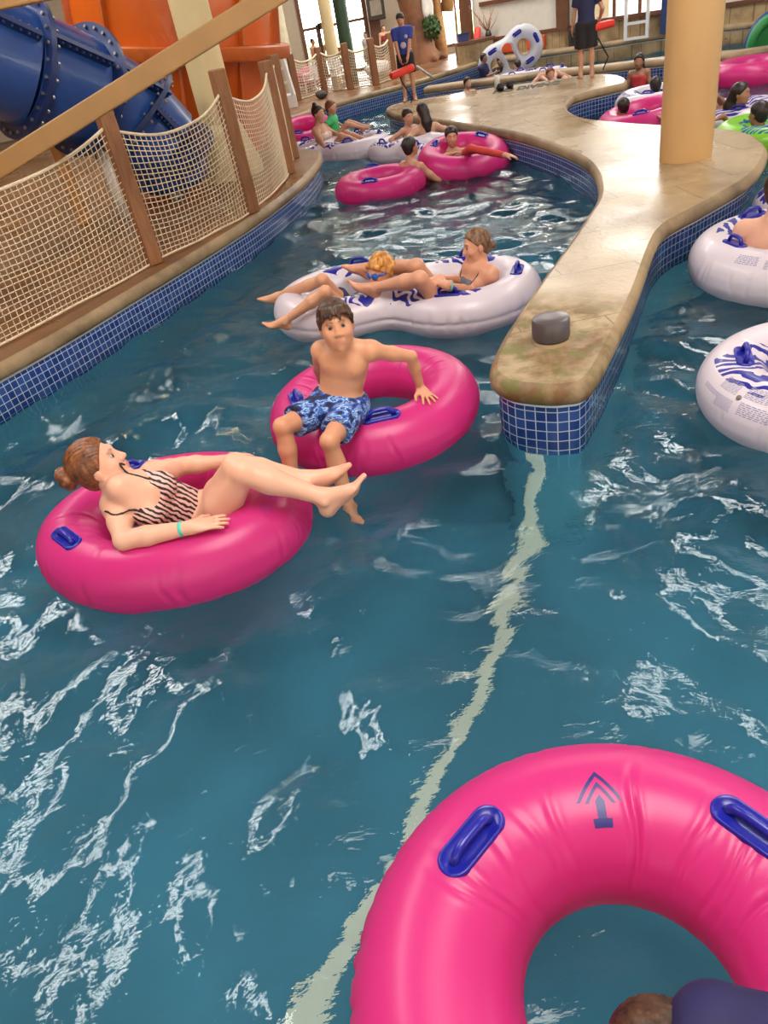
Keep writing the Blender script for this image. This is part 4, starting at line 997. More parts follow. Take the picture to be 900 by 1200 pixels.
def double_ring(label, c, yaw, R=.40, co=.48, r=.165, tilt=None, hh=.010, group='white double swim rings', seed=1, mat=None):
    lo = np.array((-co - R - r - .04, -R - r - .04, -r - .03)); hi = -lo
    ax = [np.arange(lo[i], hi[i] + hh, hh) for i in range(3)]; X = ax[0][:, None, None]; Y = ax[1][None, :, None]; Z = ax[2][None, None, :]
    d1 = np.abs(np.sqrt((X - co) ** 2 + Y ** 2) - R); d2 = np.abs(np.sqrt((X + co) ** 2 + Y ** 2) - R)
    D1 = np.sqrt(d1 ** 2 + Z ** 2) - r; D2 = np.sqrt(d2 ** 2 + Z ** 2) - r
    V = smin(D1, D2, .26)
    rr = random.Random(seed); out = np.sqrt((np.abs(X) - co) ** 2 + Y ** 2) - R
    ang_ = np.arctan2(Y, np.abs(X) - co) + 3 * (X > 0)
    pl = 0
    for _ in range(26):
        a0 = rr.uniform(-3, 6); pl = pl + np.exp(-((ang_ - a0) / .04) ** 2) * rr.uniform(.4, 1)
    V = V + .012 * pl * np.exp(-(Z / .07) ** 2) * (out > 0) + .008 * np.exp(-((Z + .004) / .012) ** 2) * (out > 0)
    v, F = nets(V.astype(np.float32), lo, hh)
    o = np_mesh('double_swim_ring', v, F, mat or MAT['w_double']); o.location = tuple(map(float, c)); o.rotation_euler = (tilt[0], tilt[1], yaw) if tilt else (0, 0, yaw)
    tag(o, label, 'swim ring', group)
    for (hx, hy, tx, ty) in ((co * .95, R, 1, 0), (-co * .95, R, 1, 0), (co * .95, -R, 1, 0), (-co * .95, -R, 1, 0), (co + R, 0, 0, 1)):
        handle(o, (hx, hy, r), (0, 0, 1), (tx, ty, 0), tall=.05)
    return o
def fine_print(o, R, r, sy, blocks, m, name='warning_print'):
    """blocks of tiny printed lines: (angle, tube angle, lines, width, pitch)"""
    rr = random.Random(2)
    for (a, b, n, w, pitch) in blocks:
        mb = MB()
        for i in range(n):
            bb = b + (i - n / 2) * pitch / r; x = -w / 2
            while x < w / 2:
                L_ = rr.uniform(.008, .022); L_ = min(L_, w / 2 - x)
                if L_ < .003: break
                q_ = [ring_surf(R, r, sy, a + u_ / R, bb + v_ * pitch * .5 / r, .0012) for u_, v_ in ((x, 0), (x + L_, 0), (x + L_, 1), (x, 1))]
                mb.add(q_, [(0, 1, 2, 3)]); x += L_ + .005
        mb.build(name, m, o)
GREYINK = simple('grey_blue_ink', srgb(150, 148, 178), .6)
cE = V3(2.26, 3.03, .1)
edge = ring('white printed swim ring nearest the right edge, with blocks of fine print', cE, .42, .175, MAT['w_single'], rot=0, handles=((math.radians(158), 1.75), (math.radians(60), 1.6)), tall=.055, seed=21, na=360, nb=56, amp=.005, group='white swim rings')
fine_print(edge, .42, .175, 1, ((math.radians(186), .95, 9, .09, .0075), (math.radians(176), .55, 3, .1, .008), (math.radians(205), 1.0, 9, .12, .0075), (math.radians(207), .52, 7, .14, .009), (math.radians(188), .45, 8, .08, .0075)), GREYINK)
mb = MB(); p = ring_surf(.42, .175, 1, math.radians(195), .75, .002); q_ = ring_surf(.42, .175, 1, math.radians(195), .75, .01); mb.lathe(p, [(.013, 0), (.012, .004), (.006, .005)], 16, q_ - p); mb.build('valve', simple('valve_rubber', srgb(110, 100, 96), .5), edge, True)
cM = V3(3.12, 4.75, .1)
mring = ring('white printed swim ring under the man seen from behind at the right edge', cM, .5, .19, MAT['w_single'], rot=math.radians(125), handles=((math.radians(60), 1.7), (math.radians(-25), 1.7), (math.radians(110), 1.9)), tall=.05, seed=23, na=360, nb=56, amp=.006, group='white swim rings')
fine_print(mring, .5, .19, 1, ((math.radians(105), .9, 8, .16, .008), (math.radians(85), 1.0, 6, .12, .012)), GREYINK)
ring('white printed swim ring floating below the round end of the stone island', (3.93, 5.7, .1), .38, .16, MAT['w_single'], rot=math.radians(150), handles=((math.radians(20), 1.7), (math.radians(200), 1.7)), seed=25, group='white swim rings')
DB = double_ring('white double swim ring with the woman in grey and the child in goggles', (.463, 5.459, .1), -.4, seed=2)
double_ring('white double swim ring far left, under the woman with a top knot', (.25, 12.95, .1), -.3, seed=3, hh=.018)
double_ring('white double swim ring against the near wall of the island end', (1.53, 11.6, .1), -1.02, .35, .40, .155, seed=4, hh=.018)
ring('pink swim ring half hidden behind the fence posts far up the channel', (-.05, 15.5, .12), .44, .17, MAT['pink'], seed=31, tilt=(.2, 0), group='pink swim rings', handles=((4.4, 1.6),), na=72, nb=24)
ring('pink swim ring lying behind the island deck, left of the tan column', (4.4, 10.35, .12), .46, .18, MAT['pink'], seed=32, tilt=(.0, -.1), group='pink swim rings', handles=((4.2, 1.6),), na=72, nb=24)
ring('white swim ring behind the pink one left of the tan column', (5.05, 11.45, .12), .44, .18, MAT['w_single'], seed=33, group='white swim rings', handles=((3.9, 1.7),), na=72, nb=24)
ring('lime green printed swim ring right of the tan column', (4.85, 8.2, .12), .40, .17, MAT['g_single'], seed=34, rot=.9, handles=((4.3, 1.6),), na=96, nb=30)
ring('white swim ring behind the lime green one, under the dark haired woman', (5.12, 9.36, .12), .40, .165, MAT['w_single'], seed=35, rot=.6, group='white swim rings', handles=((3.6, 1.6),), na=72, nb=24)
ring('pink swim ring afloat by the dividing wall, right of the tan column', (6.9, 12.4, .12), .42, .18, MAT['pink'], seed=36, group='pink swim rings', na=72, nb=24)
double_ring('white double swim ring held upright by people in the far water', tuple(PY(598, 66, 18.6)), -.05, .30, .32, .14, tilt=(1.45, -.42), hh=.02, seed=6, mat=MAT['white_plain'])
double_ring('white double swim ring floating behind the island under a swimmer', tuple(P(622, 91, .12) + V3(.05, .12, -.02)), -.55, .30, .34, .13, seed=7, hh=.02)

mb_a = ang(cW, 318, 592, .22)
fine_print(wom, .5, .185, .75, ((mb_a + .25, 1.35, 9, .08, .009), (mb_a + .05, 1.2, 7, .07, .009)), simple('violet_ink', srgb(196, 66, 170), .5))
# ------------------------------------------------------------------ the people near the camera
TEAL = simple('teal_band', srgb(80, 190, 175), .4)
SKIN_F = (.70, .40, .285); SKIN_T = (.56, .29, .175); SKIN_D = (.30, .145, .085); SKIN_M = (.50, .26, .16)
# woman reclining in the pink ring
J = dict(hipL=(-.84, 3.05, .06), hipR=(-.84, 2.88, .06), neck=P(142, 572, .44), shR=P(136, 592, .34), shL=P(182, 556, .36),
         head=PY(116, 545, 2.93), face=(.90, .16, .38), up=(-.42, .0, .91),
         elR=P(145, 633, .285), wrR=P(224, 618, .292), handR=((1, .13, -.06), (0, -.15, 1), -1, .12, .12),
         elL=P(214, 546, .30), wrL=P(259, 541, .29), handL=((1, .05, .03), (0, .1, 1), 1, .18, .12),
         knR=P(285, 553, .43), anR=P(380, 583, .27), footR=((.78, -.12, .62), (.62, -.25, -.72), 1),
         knL=P(276, 546, .44), anL=P(362, 562, .31), footL=((.86, .02, .5), (.5, -.2, -.84), -1), bow=-.03)
human('woman in a zebra striped swimsuit lying back in a pink ring', J, 1.0, 1.10, SKIN_F, .0056, 1.0, 1.0, armg=1.14, hair='bun', haircol='auburn', brows=(.3, .16, .09),
      clothes=(torso_cloth('swimsuit', MAT['zebra'], -.1, .84, .006, scoop=.07, straps=True, strapm=simple('black_strap', srgb(24, 20, 22), .6), bustcut=.15), band(TEAL, 'R', .86)), hairopt=dict(bf=.13, bu=.035, bs=1.25, front=.052))
# boy sitting on the rim of his ring
J = dict(hipL=(-.045, 3.36, .335), hipR=(-.195, 3.385, .34), neck=PY(405, 406, 3.375), shR=PY(376, 411, 3.43), shL=PY(436, 411, 3.35),
         head=PY(394, 381, 3.335), face=(.02, -.985, .17), up=(-.03, .15, 1),
         elL=PY(482, 418, 3.43), wrL=P(493, 455, .295), handL=(P(510, 474, .26) - P(493, 455, .295), (.1, .0, 1), 1, .1, .42),
         elR=(-.19, 3.62, .46), wrR=(-.17, 3.66, .27), handR=((.0, .25, -.6), (0, 1, .3), 1, .5),
         knR=P(331, 500, .39), anR=(-.42, 3.12, .02), footR=((-.1, -.75, -.6), (0, .6, -.7), -1),
         knL=P(386, 517, .33), anL=(-.165, 3.02, -.06), footL=((.15, -.7, -.7), (0, .7, -.7), 1), bow=-.01)
human('boy in blue patterned swim trunks sitting on the rim of a pink ring', J, .80, 1.0, (.57, .285, .165), .0045, 1.0, 0, full=.010, kid_face=1.0, hair='bangs', haircol='brown', hairopt=dict(front=.062, thick=.011), clothes=(trunks(MAT['camo'], .72, .1, .012, .012),), limbs=.98)
# woman and child in the double ring
GREY = simple('grey_swim_fabric', srgb(96, 98, 110), .7, .2, 30)
J = dict(hipL=(.88, 5.18, -.2), hipR=(.88, 5.36, -.2), neck=PY(562, 311, 5.26), shL=P(575, 322, .27), shR=P(552, 312, .30),
         head=PY(558, 288, 5.26), face=(-.93, -.12, -.06), up=(0, .08, 1), elL=P(552, 342, .16), wrL=P(523, 335, .33), handL=(P(505, 320, .36) - P(523, 335, .33), (0, -.4, 1), 1, .3),
         elR=P(540, 330, .18), wrR=P(517, 326, .34), handR=((-1, -.1, .1), (0, .2, 1), -1, .3),
         knL=P(492, 327, .40), anL=P(440, 337, .31), footL=((-.75, -.1, .6), (-.6, .1, -.75), -1),
         knR=P(488, 312, .38), anR=P(430, 314, .29), footR=((-.8, .0, .55), (-.55, .1, -.8), 1))
human('woman in a grey swim top with a low bun in the white double ring', J, .98, .98, (.58, .30, .19), .0075, .95, 1.0, hair='bun', haircol='lightbrown', brows=(.12, .07, .04),
      clothes=(torso_cloth('swim_top', GREY, .1, .80, .007, straps=True, strapm=simple('dark_strap', srgb(50, 50, 58), .6)), band(TEAL, 'L', .9)), hairopt=dict(bf=.122, bu=-.03, bs=.75, front=.048, thick=.009))
J = dict(hipL=(.06, 5.53, .0), hipR=(.04, 5.68, .0), neck=PY(456, 338, 5.34), shL=PY(450, 348, 5.24), shR=PY(464, 342, 5.44),
         head=PY(446, 318, 5.30), face=(-.86, -.48, -.22), up=(-.1, 0, 1), elL=(.2, 5.38, -.02), wrL=(.02, 5.4, -.1), handL=((-1, .1, 0), (0, 0, 1), 1, .3), elR=(.2, 5.66, .0), wrR=(.05, 5.66, -.1), handR=((-1, .1, 0), (0, 0, 1), -1, .3),
         knL=P(381, 342, .37), anL=P(334, 376, .2), footL=((-.88, -.1, .3), (-.3, .1, -.9), -1),
         knR=P(378, 328, .36), anR=P(326, 347, .22), footR=((-.9, .05, .35), (-.35, .1, -.9), 1))
def goggles(c):
    hc, f, u, l, H_ = c['hc'], c['f'], c['u'], c['l'], c['hs']; mb = MB(); mt = simple('blue_goggles', srgb(40, 90, 190), .15)
    for q in (-1, 1): mb.lathe(hc + u * .006 * H_ + l * q * .033 * H_ + f * .074 * H_, [(.026 * H_, 0), (.028 * H_, .016 * H_), (.022 * H_, .024 * H_), (.01 * H_, .026 * H_)], 16, nrm(f + l * q * .25))
    mb.tube([hc + u * .006 * H_ + (l * math.sin(a_) * .085 + f * math.cos(a_) * (.09 if math.cos(a_) > 0 else .115)) * H_ for a_ in np.linspace(-math.pi, math.pi, 25)], .008 * H_, 6)
    g_ = mb.build('goggles', mt, c['o'], True, loc=tuple(c['o'].location)); g_.location = (0, 0, 0)
human('child with blond curls and blue goggles leaning back in the white double ring', J, .80, .95, (.60, .32, .19), .0075, .95, 0, hair='curly', haircol='blond', brows=None, clothes=(trunks(simple('navy_trunks', srgb(30, 36, 70), .7), .5), goggles), full=.005)
# person at the bottom right corner, seen from above
nk = P(838, 1243, .5) + V3(-.10, -.045, .0)
J = dict(hipL=nk + V3(.26, -.40, -.2), hipR=nk + V3(.42, -.28, -.2), neck=nk, shL=nk + V3(-.08, -.15, -.02), shR=nk + V3(.13, .09, -.02), head=nk + V3(.06, .07, -.1), face=(-.15, .1, -.98), up=(-.75, .6, -.1),
         elL=nk + V3(-.04, -.2, -.28), wrL=nk + V3(.1, -.12, -.42), handL=((.9, .1, -.3), (0, 0, 1), 1, .4), elR=nk + V3(.36, .03, -.07), wrR=nk + V3(.44, -.16, -.2), handR=((-.3, -.8, -.3), (0, 0, 1), -1, .4),
         knL=nk + V3(.12, -.3, -.55), anL=nk + V3(.2, -.36, -.95), footL=((-.8, .4, -.1), (0, 0, -1), -1), knR=nk + V3(.27, -.2, -.55), anR=nk + V3(.34, -.25, -.95), footR=((-.8, .4, -.1), (0, 0, -1), 1))
NAVY = simple('navy_shirt_cloth', srgb(22, 19, 70), .75, .2, 9)
human('person in a navy shirt bending forward in the nearest pink ring, seen from above', J, .9, 1.0, (.55, .28, .17), .0075, 1.05, 0, hair='short', haircol='brown', hairopt=dict(front=.02), clothes=(tshirt(NAVY, .7, -.1, .022), trunks(simple('black_trunks', srgb(24, 24, 30), .7), .6)))
# ------------------------------------------------------------------ people farther off
def rot(d, a): return V3(d[0] * math.cos(a) - d[1] * math.sin(a), d[0] * math.sin(a) + d[1] * math.cos(a), d[2] if len(d) > 2 else 0)
def stand(base, yaw, s, lh=None, rh=None, look=None, lean=0.0):
    """yaw: the way the body faces; lh / rh hand targets relative (forward, left, up) in units of s"""
    b = np.asarray(base, float); f = V3(math.cos(yaw), math.sin(yaw), 0); l = V3(-f[1], f[0], 0); z = V3(0, 0, 1)
    q = lambda x, y, h: b + (f * x + l * y + z * h) * s
    J = dict(hipL=q(0, .09, .90), hipR=q(0, -.09, .90), knL=q(.03, .10, .48), knR=q(.02, -.10, .48), anL=q(-.02, .11, .075), anR=q(-.03, -.11, .075), neck=q(lean, 0, 1.42), shL=q(lean - .01, .175, 1.375), shR=q(lean - .01, -.175, 1.375), head=q(lean + .035, 0, 1.59),
             footL=(f + l * .2, (0, 0, -1), -1), footR=(f - l * .2, (0, 0, -1), 1), face=f if look is None else look)
    for S_, tgt, sg in (('L', lh or (.05, .26, .80), 1), ('R', rh or (.05, -.26, .80), -1)):
        sh = J['sh' + S_]; w = q(*tgt); d = w - sh; D = np.linalg.norm(d); a_, c_ = .29 * s, .25 * s
        if D > (a_ + c_) * .995: w = sh + d / D * (a_ + c_) * .995; d = w - sh; D = np.linalg.norm(d)
        x = (a_ * a_ - c_ * c_ + D * D) / (2 * D); h_ = math.sqrt(max(a_ * a_ - x * x, 0)); pole = -f * .8 + l * sg * .5 - z * .3; pole = nrm(pole - nrm(d) * np.dot(pole, nrm(d)))
        el = sh + nrm(d) * x + pole * h_; J['el' + S_] = el; J['wr' + S_] = w; J['hand' + S_] = (w - el, f * .3 + l * sg, sg * 1, .5)
    return J
def sit(c, yaw, s, recline=.25, hip=.02, look=None, arms=None, knee=(.36, .33), ank=(.70, .2), spread=.1):
    """sitting in a ring: hips in the hole, knees over the rim"""
    b = np.asarray(c, float); f = V3(math.cos(yaw), math.sin(yaw), 0); l = V3(-f[1], f[0], 0); z = V3(0, 0, 1)
    q = lambda x, y, h: V3(b[0], b[1], 0) + (f * x + l * y) * s + z * (hip + h * s)
    T = .50; r = recline; nb = (-T * math.sin(r), T * math.cos(r))
    J = dict(hipL=q(0, .09, 0), hipR=q(0, -.09, 0), neck=q(nb[0], 0, nb[1]), shL=q(nb[0] + .01, .17, nb[1] - .05), shR=q(nb[0] + .01, -.17, nb[1] - .05), head=q(nb[0] + .03, 0, nb[1] + .18),
             knL=q(knee[0], spread, knee[1]), knR=q(knee[0], -spread, knee[1]), anL=q(ank[0], spread, ank[1]), anR=q(ank[0], -spread, ank[1]), footL=(f + z * .4, f * .4 - z, -1), footR=(f + z * .4, f * .4 - z, 1), face=f if look is None else look)
    for S_, sg in (('L', 1), ('R', -1)):
        tgt = (arms or {}).get(S_, (.12, sg * .36, .24)); w = q(*tgt); sh = J['sh' + S_]; d = w - sh; D = np.linalg.norm(d); a_, c_ = .29 * s, .25 * s
        if D > (a_ + c_) * .995: w = sh + d / D * (a_ + c_) * .995; d = w - sh; D = np.linalg.norm(d)
        x = (a_ * a_ - c_ * c_ + D * D) / (2 * D); h_ = math.sqrt(max(a_ * a_ - x * x, 0)); pole = -f * .5 + l * sg * .8 - z * .2; pole = nrm(pole - nrm(d) * np.dot(pole, nrm(d)))
        el = sh + nrm(d) * x + pole * h_; J['el' + S_] = el; J['wr' + S_] = w; J['hand' + S_] = (w - el, z + l * sg * .3, sg, .4)
    return J
def fit_head(J, px, py, y=None):
    """slide a whole pose until its head lies on a line of sight"""
    h = J['head']; d = PY(px, py, h[1] if y is None else y) - h
    return {k: (v if k[:4] in ('face', 'hand', 'foot') or k in ('bow', 'up') else v + d) for k, v in J.items()}
CB, CBK, CRED, CGRN = simple('royal_blue_polo', srgb(40, 62, 150), .75, .12), simple('black_shorts', srgb(26, 24, 30), .8), simple('red_fabric', srgb(176, 48, 40), .7), simple('green_shirt_cloth', srgb(60, 180, 110), .7)
DN = simple('dark_navy_polo', srgb(30, 34, 74), .75)
RESC = simple('red_foam', srgb(222, 52, 40), .5, .08)
def rescue_tube(label, a, b, w=.075, strap=True):
    a, b = np.asarray(a, float), np.asarray(b, float); x, y, z = frame(b - a); mb = MB(); n = 20; L = np.linalg.norm(b - a); vs = []; fs = []
    prof = [(0, .3), (.02, .75), (.05, .95), (.1, 1), (.9, 1), (.95, .95), (.98, .75), (1, .3)]
    for (t, k) in prof:
        for i in range(n):
            a_ = 2 * math.pi * i / n; c_, s_ = math.cos(a_), math.sin(a_); e = .55
            vs.append(a + z * L * t + x * w * 1.15 * k * math.copysign(abs(c_) ** e, c_) + y * w * .75 * k * math.copysign(abs(s_) ** e, s_))
    for j in range(len(prof) - 1):
        for i in range(n): fs.append((j * n + i, j * n + (i + 1) % n, (j + 1) * n + (i + 1) % n, (j + 1) * n + i))
    fs += [tuple(range(n))[::-1], tuple((len(prof) - 1) * n + k for k in range(n))]
    mb.add(vs, fs); o = mb.build('rescue_tube', RESC, None, True, loc=tuple((a + b) / 2)); tag(o, label, 'rescue tube', 'red rescue tubes')
    mb = MB(); m_ = (a + b) / 2; mb.tube([m_ - z * L * .1 + x * w * 1.1, m_ + x * w * 1.3 + V3(0, 0, -.15), m_ + z * L * .15 + V3(.06, 0, -.45), m_ + V3(.02, 0, -.62)], .012, 6); s_ = mb.build('strap', CBK, o, True, loc=tuple(m_)); s_.location = (0, 0, 0)
    return o
def badge(c):
    mid, fr, lat, s, up = c['mid'], c['fr'], c['lat'], c['s'], c['up']; mb = MB()
    mb.lathe(mid(.72) + lat * .08 * s + fr * .118 * s, [(.03, 0), (.03, .006), (.01, .008)], 14, fr); b = mb.build('chest_emblem', MAT['white_plain'], c['o'], True, loc=tuple(c['o'].location)); b.location = (0, 0, 0)
    mb = MB(); mb.lathe(mid(.42) + fr * .118 * s, [(.05, 0), (.05, .01), (.02, .014)], 16, fr); b = mb.build('whistle_tag', MAT['white_plain'], c['o'], True, loc=tuple(c['o'].location)); b.location = (0, 0, 0)
def cap(m, brim=False):
    def fn(c):
        hc, f, u, l, H_ = c['hc'], c['f'], c['u'], c['l'], c['hs']; B = Body(); B.ell(hc + u * .035 * H_ - f * .01 * H_, (.09 * H_, .108 * H_, .1 * H_), (l, f, u), 0, [(hc + u * .065 * H_, -u)]); c['kid']('cap', B, m)
    return fn
# lifeguards
gb = P(481, 118, DECK); gs = (PY(470, 15, gb[1])[2] - DECK) / 1.70
human('lifeguard in a royal blue polo looking down, holding a red rescue tube before the legs', stand(gb, -1.75, gs, (.24, .06, .82), (.24, -.10, .80), nrm((-.35, -.75, -.5)), .05), gs, gs * 1.05, (.52, .28, .17), .013, .92, hair='short', haircol='dark', clothes=(tshirt(CB, .62, -.10, .016, nm='polo_shirt'), trunks(CBK, .82, .05, .02, .02, 'shorts'), badge, ), group=None)
rescue_tube('red rescue tube held across the legs of the lifeguard in royal blue', PY(457, 90, gb[1] - .36), PY(485, 78, gb[1] - .30))
gb2 = P(687, 91, DECK); gs2 = .82
human('lifeguard in dark navy with black shorts seen from behind, right of the far wall', stand(gb2, 1.35, gs2, (.1, .25, .82), (.12, -.27, .95)), gs2, None, (.50, .27, .17), .013, .98, hair='short', haircol='dark', clothes=(tshirt(DN, .6, -.10, .018, nm='polo_shirt'), trunks(CBK, .92, .05, .024, .03, 'shorts')))
rescue_tube('red rescue tube under the arm of the lifeguard seen from behind', PY(694, 33, gb2[1] - .05), PY(717, 27, gb2[1] + .15))
# bathers on the rings up the channel
def bather(label, J, s, skin=SKIN_M, hair='short', hc='dark', clothes=(), bust=0, h=.014, girth=1.0, **kw): return human(label, J, s, kw.pop('hs', None), skin, h, girth, bust, hair=hair, haircol=hc, clothes=clothes, **kw)
BLK = simple('black_swimwear', srgb(26, 24, 30), .7); WTOP = simple('pale_swimwear', srgb(214, 190, 176), .7)
J = sit((1.02, 9.9, 0), .55, 1.0, .1, -.02, nrm((.85, .45, .1)), {'L': (.3, .2, .2), 'R': (.32, -.18, .22)}, knee=(.34, .2), ank=(.45, -.2))
J = fit_head(J, 481, 172); bather('bearded man with a bare back sitting in the pink ring beside the left channel', J, .98, (.46, .24, .15), clothes=(trunks(BLK, .6),), h=.011)
def beard(c): pass
J = sit((1.98, 10.35, 0), -1.62, .98, -.12, .08, nrm((-.05, -1, -.1)), {'L': (.30, .42, .22), 'R': (.26, -.05, .50)}, knee=(.25, .12), ank=(.2, -.25))
J = fit_head(J, 529, 160); J['elL'] = P(552, 174, .40); J['wrL'] = P(592, 182, .36); J['handL'] = ((.9, -.35, -.2), (0, 0, 1), 1, .3)
bather('dark haired woman with a red sleeve resting in the tilted pink ring', J, .98, (.50, .26, .17), 'short', 'dark', (torso_cloth('swim_top', BLK, .1, .8, .007), sleeve(simple('red_sleeve_cloth', srgb(190, 50, 44), .7), 'L')), 1.0, .011)
J = sit((.02, 13.42, 0), -.5, 1.0, .1, .10, nrm((.8, -.6, -.05)), {'L': (.3, .12, .26), 'R': (.3, -.1, .24)})
J = fit_head(J, 373, 133, 12.95); bather('woman with a dark top knot sitting in the far left white double ring', J, 1.0, (.46, .25, .16), 'topbun', 'dark', (torso_cloth('swimsuit', WTOP, -.1, .78, .008, straps=True),), 1.0, .015)
J = sit((.42, 13.75, 0), -.35, .72, .0, .22, nrm((.8, -.5, -.1)))
J = fit_head(J, 388, 126, 13.3); bather('small child in a green shirt sitting behind the woman with the top knot', J, .72, (.55, .3, .2), 'short', 'auburn', (tshirt(CGRN, .6, -.05, .014), trunks(BLK, .6)), 0, .014, hs=.9)
J = sit((1.35, 12.0, 0), 1.9, 1.0, .05, .08, None, {'L': (.1, .4, .2), 'R': (.1, -.4, .2)})
J = fit_head(J, 495, 131, 11.75); bather('woman with long dark hair seen from behind beside the island wall', J, 1.0, (.56, .31, .2), 'long', 'dark', (torso_cloth('swimsuit', BLK, -.1, .7, .008),), 1.0, .014)
J = sit((1.0, 12.75, 0), -1.0, .75, .0, .16, nrm((.3, -.9, -.1)))
J = fit_head(J, 478, 137, 12.1); bather('child facing the camera beside the woman with long dark hair', J, .75, (.5, .27, .18), 'short', 'dark', (trunks(BLK, .5),), 0, .014, hs=.95)
# around the far side of the island
J = sit((4.55, 10.55, 0), 1.6, .9, .1, -.15); J = fit_head(J, 730, 125, 10.45); bather('dark haired bather seen from behind in the pink ring beyond the deck', J, .9, SKIN_D, 'short', 'dark', (trunks(BLK, .5),), 0, .015)
J = sit((5.15, 11.7, 0), 1.4, .95, .05, .0); J = fit_head(J, 768, 100, 11.5); bather('dark haired bather half hidden by the tan column, in the white ring', J, .95, SKIN_D, 'short', 'dark', (trunks(BLK, .5),), 0, .015)
g = P(748, 92, 0) ; J = fit_head(stand((g[0], g[1], -.78), -2.2, .8, (.15, .3, .72), (.15, -.3, .72)), 749, 72, 13.3); bather('child in a red swimsuit wading before the dividing wall', J, .8, SKIN_D, 'long', 'dark', (torso_cloth('swimsuit', simple('coral_red_swimsuit', srgb(190, 50, 60), .7), -.15, .85, .012),), 0, .015, hs=.95)
J = sit((5.1, 9.36, 0), 2.6, 1.0, .12, .02, nrm((-.3, -.6, .1))); J['head'] = PY(868, 110, 9.05); J['face'] = nrm((.6, -.6, 0)); J['neck'] = J['head'] - V3(.02, -.05, .17); J['shL'] = J['neck'] + V3(.12, -.13, -.06); J['shR'] = J['neck'] + V3(-.14, .13, -.06)
J['elR'] = P(848, 122, .3); J['wrR'] = P(840, 113, .42); J['elL'] = J['shL'] + V3(-.14, -.08, -.24); J['wrL'] = P(848, 136, .28)
bather('dark haired woman lounging in the white ring right of the tan column', J, 1.0, (.36, .18, .11), 'long', 'dark', (torso_cloth('swim_top', BLK, .1, .8, .008),), 1.0, .012)
J = fit_head(sit((4.85, 8.2, 0), 1.9, .85, .05, .0), 889, 133, 8.15); bather('child with cropped dark hair seen from behind in the lime green ring', J, .85, SKIN_D, 'short', 'dark', (tshirt(simple('violet_shirt', srgb(120, 110, 180), .7), .6, 0, .014),), 0, .012, hs=1.0)
# man at the right edge
J = fit_head(sit((3.12, 4.8, 0), .75, 1.12, .1, .0, None, {'L': (.3, .2, .12), 'R': (.3, -.2, .12)}), 915, 222, 4.75); bather('broad shouldered man seen from behind in the white ring at the right edge', J, 1.08, (.66, .38, .27), 'short', 'brown', (trunks(simple('grey_trunks', srgb(90, 96, 110), .7), .6),), 0, .009, girth=1.18)
# far water beyond the dividing wall
y = 18.4
J = fit_head(stand((5, y, -.62), -.6, .8, (.3, .1, 1.1), (.3, .1, 1.2)), 567, 68, y); bather('person in a navy shirt holding up the white double ring', J, .8, SKIN_D, 'short', 'dark', (tshirt(DN, .6, -.05, .016), trunks(BLK, .6)), 0, .02)
J = fit_head(stand((5, 19, -1.0), -1.4, .8, (.3, -.25, 1.2), (.3, -.1, 1.2)), 586, 72, 19.0); bather('dark haired person looking through the left hole of the upright double ring', J, .8, (.40, .22, .14), 'short', 'dark', (tshirt(CBK, .6, -.05, .016),), 0, .02)
J = fit_head(stand((5, 18, -1.22), 2.2, .75, (.35, .2, 1.25), (.3, .1, 1.2)), 606, 76, 18.3); bather('dark haired child bending under the upright double ring', J, .8, (.6, .34, .24), 'short', 'dark', (trunks(BLK, .6),), 0, .02)
J = fit_head(stand((4, 16, -1.4), -1.2, .85), 548, 97, 15.3); bather('swimmer with cropped dark hair between the far wall and the island', J, .8, (.58, .32, .22), 'short', 'dark', (trunks(BLK, .6),), 0, .02)
p = PY(645, 87, 14.45); J = sit((p[0] + .1, p[1] + .2, 0), -1.5, .9, .5, .0); J['head'] = p; J['neck'] = p + V3(.02, .03, -.17); bather('swimmer lying back in the white double ring behind the island', J, .9, (.58, .32, .22), 'short', 'auburn', (trunks(BLK, .5),), 0, .018)
# guests standing behind the far net fence
def guest(label, px, py_top, y, s_, skin, cl, hair='short', hc='dark', yaw=-1.5, bust=0, **kw):
    p = PY(px, py_top, y); s0 = (p[2] - DECK) / 1.71; bather(label, stand((p[0], p[1], DECK), yaw, s0, **kw), s0, skin, hair, hc, cl, bust, .02)
guest('bare chested guest standing at the left behind the far net fence', 365, 45, 21.6, 1, (.55, .3, .19), (trunks(BLK, .7),), yaw=-.6)
guest('guest in a black bandeau seen from behind by the tall window', 383, 42, 22.3, 1, (.56, .31, .2), (torso_cloth('bandeau', BLK, .5, .75, .012), trunks(BLK, .2)), 'short', 'brown', 1.4, 1.0)
guest('child standing close beside the guest in the black bandeau', 392, 49, 22.0, 1, (.5, .28, .18), (tshirt(simple('maroon_shirt', srgb(110, 50, 44), .7), .6, -.05, .016), trunks(BLK, .6)), yaw=-2)
guest('dark haired guest in a pale top standing behind the fourth far fence post', 428, 37, 21.0, 1, (.5, .28, .2), (tshirt(simple('pale_lilac_top', srgb(200, 190, 210), .7), .6, -.05, .02), trunks(simple('grey_shorts', srgb(150, 140, 130), .7), .7)), 'long', 'dark', -2.4)
guest('bare armed guest behind the net just left of the lifeguard in royal blue', 448, 29, 22.2, 1, (.58, .32, .2), (torso_cloth('swim_top', simple('dark_red_top', srgb(140, 40, 36), .7), .4, .8, .012), trunks(BLK, .6)), 'short', 'brown', -1.2, lh=(.2, .5, 1.5))
